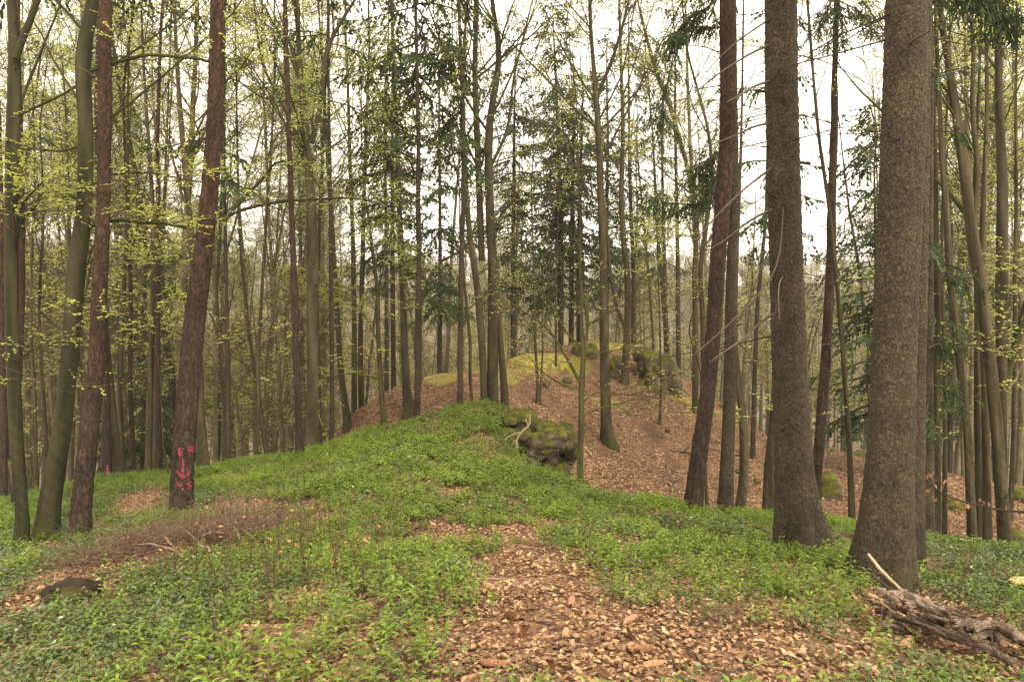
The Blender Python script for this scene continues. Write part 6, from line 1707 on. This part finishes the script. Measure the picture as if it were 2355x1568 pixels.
HS = [([(480,740,6),(640,830,7),(790,900,6)],'tan stick lying across the left tip of the heap','pale_stick',.24),([(540,860,5),(720,905,6),(900,960,5)],'short dark stick low at the left of the heap','dead',.10),([(1180,900,6),(1330,930,7),(1500,1010,6)],'brown branch lying over the middle of the heap','brush_stick',.24),([(820,930,5),(1000,1000,6),(1200,1090,5)],'tan stick resting against the front log','brush_stick',.12),([(520,790,5),(760,840,6),(960,905,5)],'slender brown stick under the pale peeled branch of the heap','dead',.14),([(700,930,6),(900,985,7),(1080,1060,6)],'brown stick along the front edge of the heap','dead',.06),
      ([(960,760,5),(1180,850,6),(1420,930,5)],'reddish stick lying along the top of the heap','pale_dead',.27),([(1100,900,5),(1300,985,6),(1480,1060,5)],'thin dark stick in the middle gap of the heap','twig_dark',.2),
      ([(1350,1150,6),(1600,1240,7),(1850,1330,6)],'grey stick under the right end of the front log','dead',.04),([(1250,1010,4),(1500,1150,4),(1650,1180,4)],'pale narrow stick crossing the front log','pale_dead',.2),
      ([(1400,900,4),(1650,960,5),(1900,1050,5)],'brown stick behind the arched bark plate','dead',.2),([(600,760,4),(720,700,5),(880,700,4)],'small crooked stick at the upper left of the heap','pale_dead',.3),
      ([(1780,1250,7),(1950,1330,7),(2080,1380,6)],'dark branch at the lower right end of the heap','dead',.06)]
for pts, lb, mt_, lf_ in HS: stick('stick', lb, 'stick', AP(pts), mt_, lf_, None, 8, 14, twigs=3, jag=.25)

# ------------------------------------------------------------ other sticks on the ground
OS = [([(85,1492,3),(140,1488,3.5),(190,1484,3)], 'thin pale stick on the dark green cover at lower left', 'pale_stick', .10),
      ([(926,1229,7),(945,1218,7),(962,1210,5)], 'short grey stick at the head of the leafy path', 'dead', .05),
      ([(1645,1567,5),(1686,1541,5),(1733,1527,5),(1814,1531,3)], 'curved brown branch at the bottom of the leafy path', 'twig_dark', .03),
      ([(1092,1329,3),(1140,1330,3),(1186,1332,2)], 'long thin twig lying across the leafy path', 'pale_stick', .03),
      ([(0,1306,4),(20,1294,4),(42,1282,3)], 'pale stick at the left edge below the mossy pair', 'pale_stick', .06),
      ([(1440,1165,5),(1455,1170,6),(1470,1177,4)], 'reddish brown stick on the crest above the dell', 'dead', .08),
      ([(1543,1037,4),(1565,1038,4),(1592,1043,4)], 'brown branch lying across the dark path on the hill', 'dead', .05),
      ([(1328,997,4),(1340,1005,4)], 'pale stick left behind the small bare beech', 'pale_stick', .05),
      ([(1345,1028,4),(1355,1040,5),(1362,1050,4)], 'pale broken stick right of the small bare beech', 'pale_stick', .05),
      ([(1905,1238,5),(1935,1232,5),(1965,1225,3)], 'forked dead branch lying between the two big spruces', 'dead', .10),
      ([(1895,1252,3),(1920,1240,4),(1928,1222,3)], 'pale upturned twig left of the biggest trunk', 'pale_stick', .05),
      ([(1660,1170,5),(1700,1195,5),(1770,1225,4)], 'thin dead branch between the curved beech and the left big spruce', 'dead', .12),
      ([(1872,1205,7),(1900,1215,7),(1925,1222,5)], 'dark rotten log lying behind the left big spruce', 'dead', .06),
      ([(1650,1258,4),(1700,1262,5),(1755,1270,4)], 'brown stick half hidden in herbs before the left big spruce', 'dead', .06),
      ([(275,1235,2.5),(290,1205,3),(330,1170,2)], 'thin curved twig on the slope left of the marked pine', 'twig_dark', .12),
      ([(2179,1228,5),(2205,1240,6),(2227,1262,6)], 'mossy fallen log on the brown slope behind the right beeches', 'mossy', .06)]
for pts, lb, mt_, lf_ in OS: stick('stick', lb, 'stick', pts, mt_, lf_, None, 8, 14, twigs=3)

# ------------------------------------------------------------ spruce cones
def cone_mesh(open_=.5):
    g = Geo(); L = .115; n = 15; k = 8
    core = np.array([[[0, 0, 0], [L * .3, 0, 0], [L * .7, 0, 0], [L, 0, 0]]]); g.tubes(core, np.array([[.008, .013, .012, .003]]), 8, tone=.1)
    B, D, U = [], [], []
    for i in range(n):
        f = (i + .5) / n; r = .0155 * math.sin(math.pi * (.12 + .82 * f)) ** .7
        for j in range(k):
            a = 2 * math.pi * (j + .5 * (i % 2)) / k; rad = np.array([0, math.cos(a), math.sin(a)])
            B.append(np.array([L * f - .006, 0, 0]) + rad * r * .75); D.append(unit(np.array([.85, 0, 0]) + rad * (.35 + open_ * .5))); U.append(rad)
    B, D, U = map(np.array, (B, D, U)); m = len(B)
    g.leaves(B, D, U, np.full(m, .017), np.full(m, .014), 'fold', tone=np.clip(rng.normal(.6, .2, m), 0, 1))
    return g.mesh('cone', M['cone'], False)
CM = [cone_mesh(o) for o in (.2, .5, .9)]
C3 = lambda x, y: (x * .3662 + 1092.5, y * .3662 + 1265)
cones = [C3(*p) for p in [(120,262),(190,432),(340,375),(650,275),(725,280),(768,443),(935,475),(950,537),(1355,560),(1735,605),(2200,685),(190,745),(1060,755),(1350,735),(1385,425),(475,755),(600,375),(300,530),(560,590),(60,285),(980,660)]] + [A(750,1255), A(20,1340), A(1470,1490), A(540,1550)]
place = ['at the head of the path', 'in the middle of the leafy path', 'near the front of the leafy path', 'in the leaves below the log heap']
for a, b in cones:
    q = gnd(a, b); q[2] += .02
    w = 3 if a > 1880 else (0 if b < 1380 else (1 if b < 1460 else 2))
    o = obj('spruce_cone', CM[int(rng.integers(3))], None, tuple(q), label='brown spruce cone lying ' + place[w], category='cone', group='spruce cones ' + place[w])
    o.rotation_euler = (rng.uniform(0, 6.28), rng.normal(0, .12), rng.uniform(0, 6.28)); s = rng.uniform(.75, 1.05); o.scale = (s, s, s)
# ------------------------------------------------------------ thin air between the trees
def haze():
    import bmesh
    zmin, zmax = -34.0, 56.0
    bm = bmesh.new(); bmesh.ops.create_cube(bm, size=1)
    bmesh.ops.scale(bm, vec=(3600, 2600, zmax - zmin), verts=bm.verts)
    me = bpy.data.meshes.new('haze'); bm.to_mesh(me); bm.free()
    m = bpy.data.materials.new('air'); m.use_nodes = True; n = m.node_tree.nodes; n.clear()
    v = n.new('ShaderNodeVolumePrincipled'); v.inputs['Density'].default_value = HAZE; v.inputs['Color'].default_value = (1, .97, .90, 1); v.inputs['Anisotropy'].default_value = .2
    o = n.new('ShaderNodeOutputMaterial'); m.node_tree.links.new(v.outputs[0], o.inputs['Volume'])
    me.materials.append(m)
    obj('haze', me, None, (0, 250, (zmin + zmax) / 2), kind='stuff')
HAZE = .0006
haze()
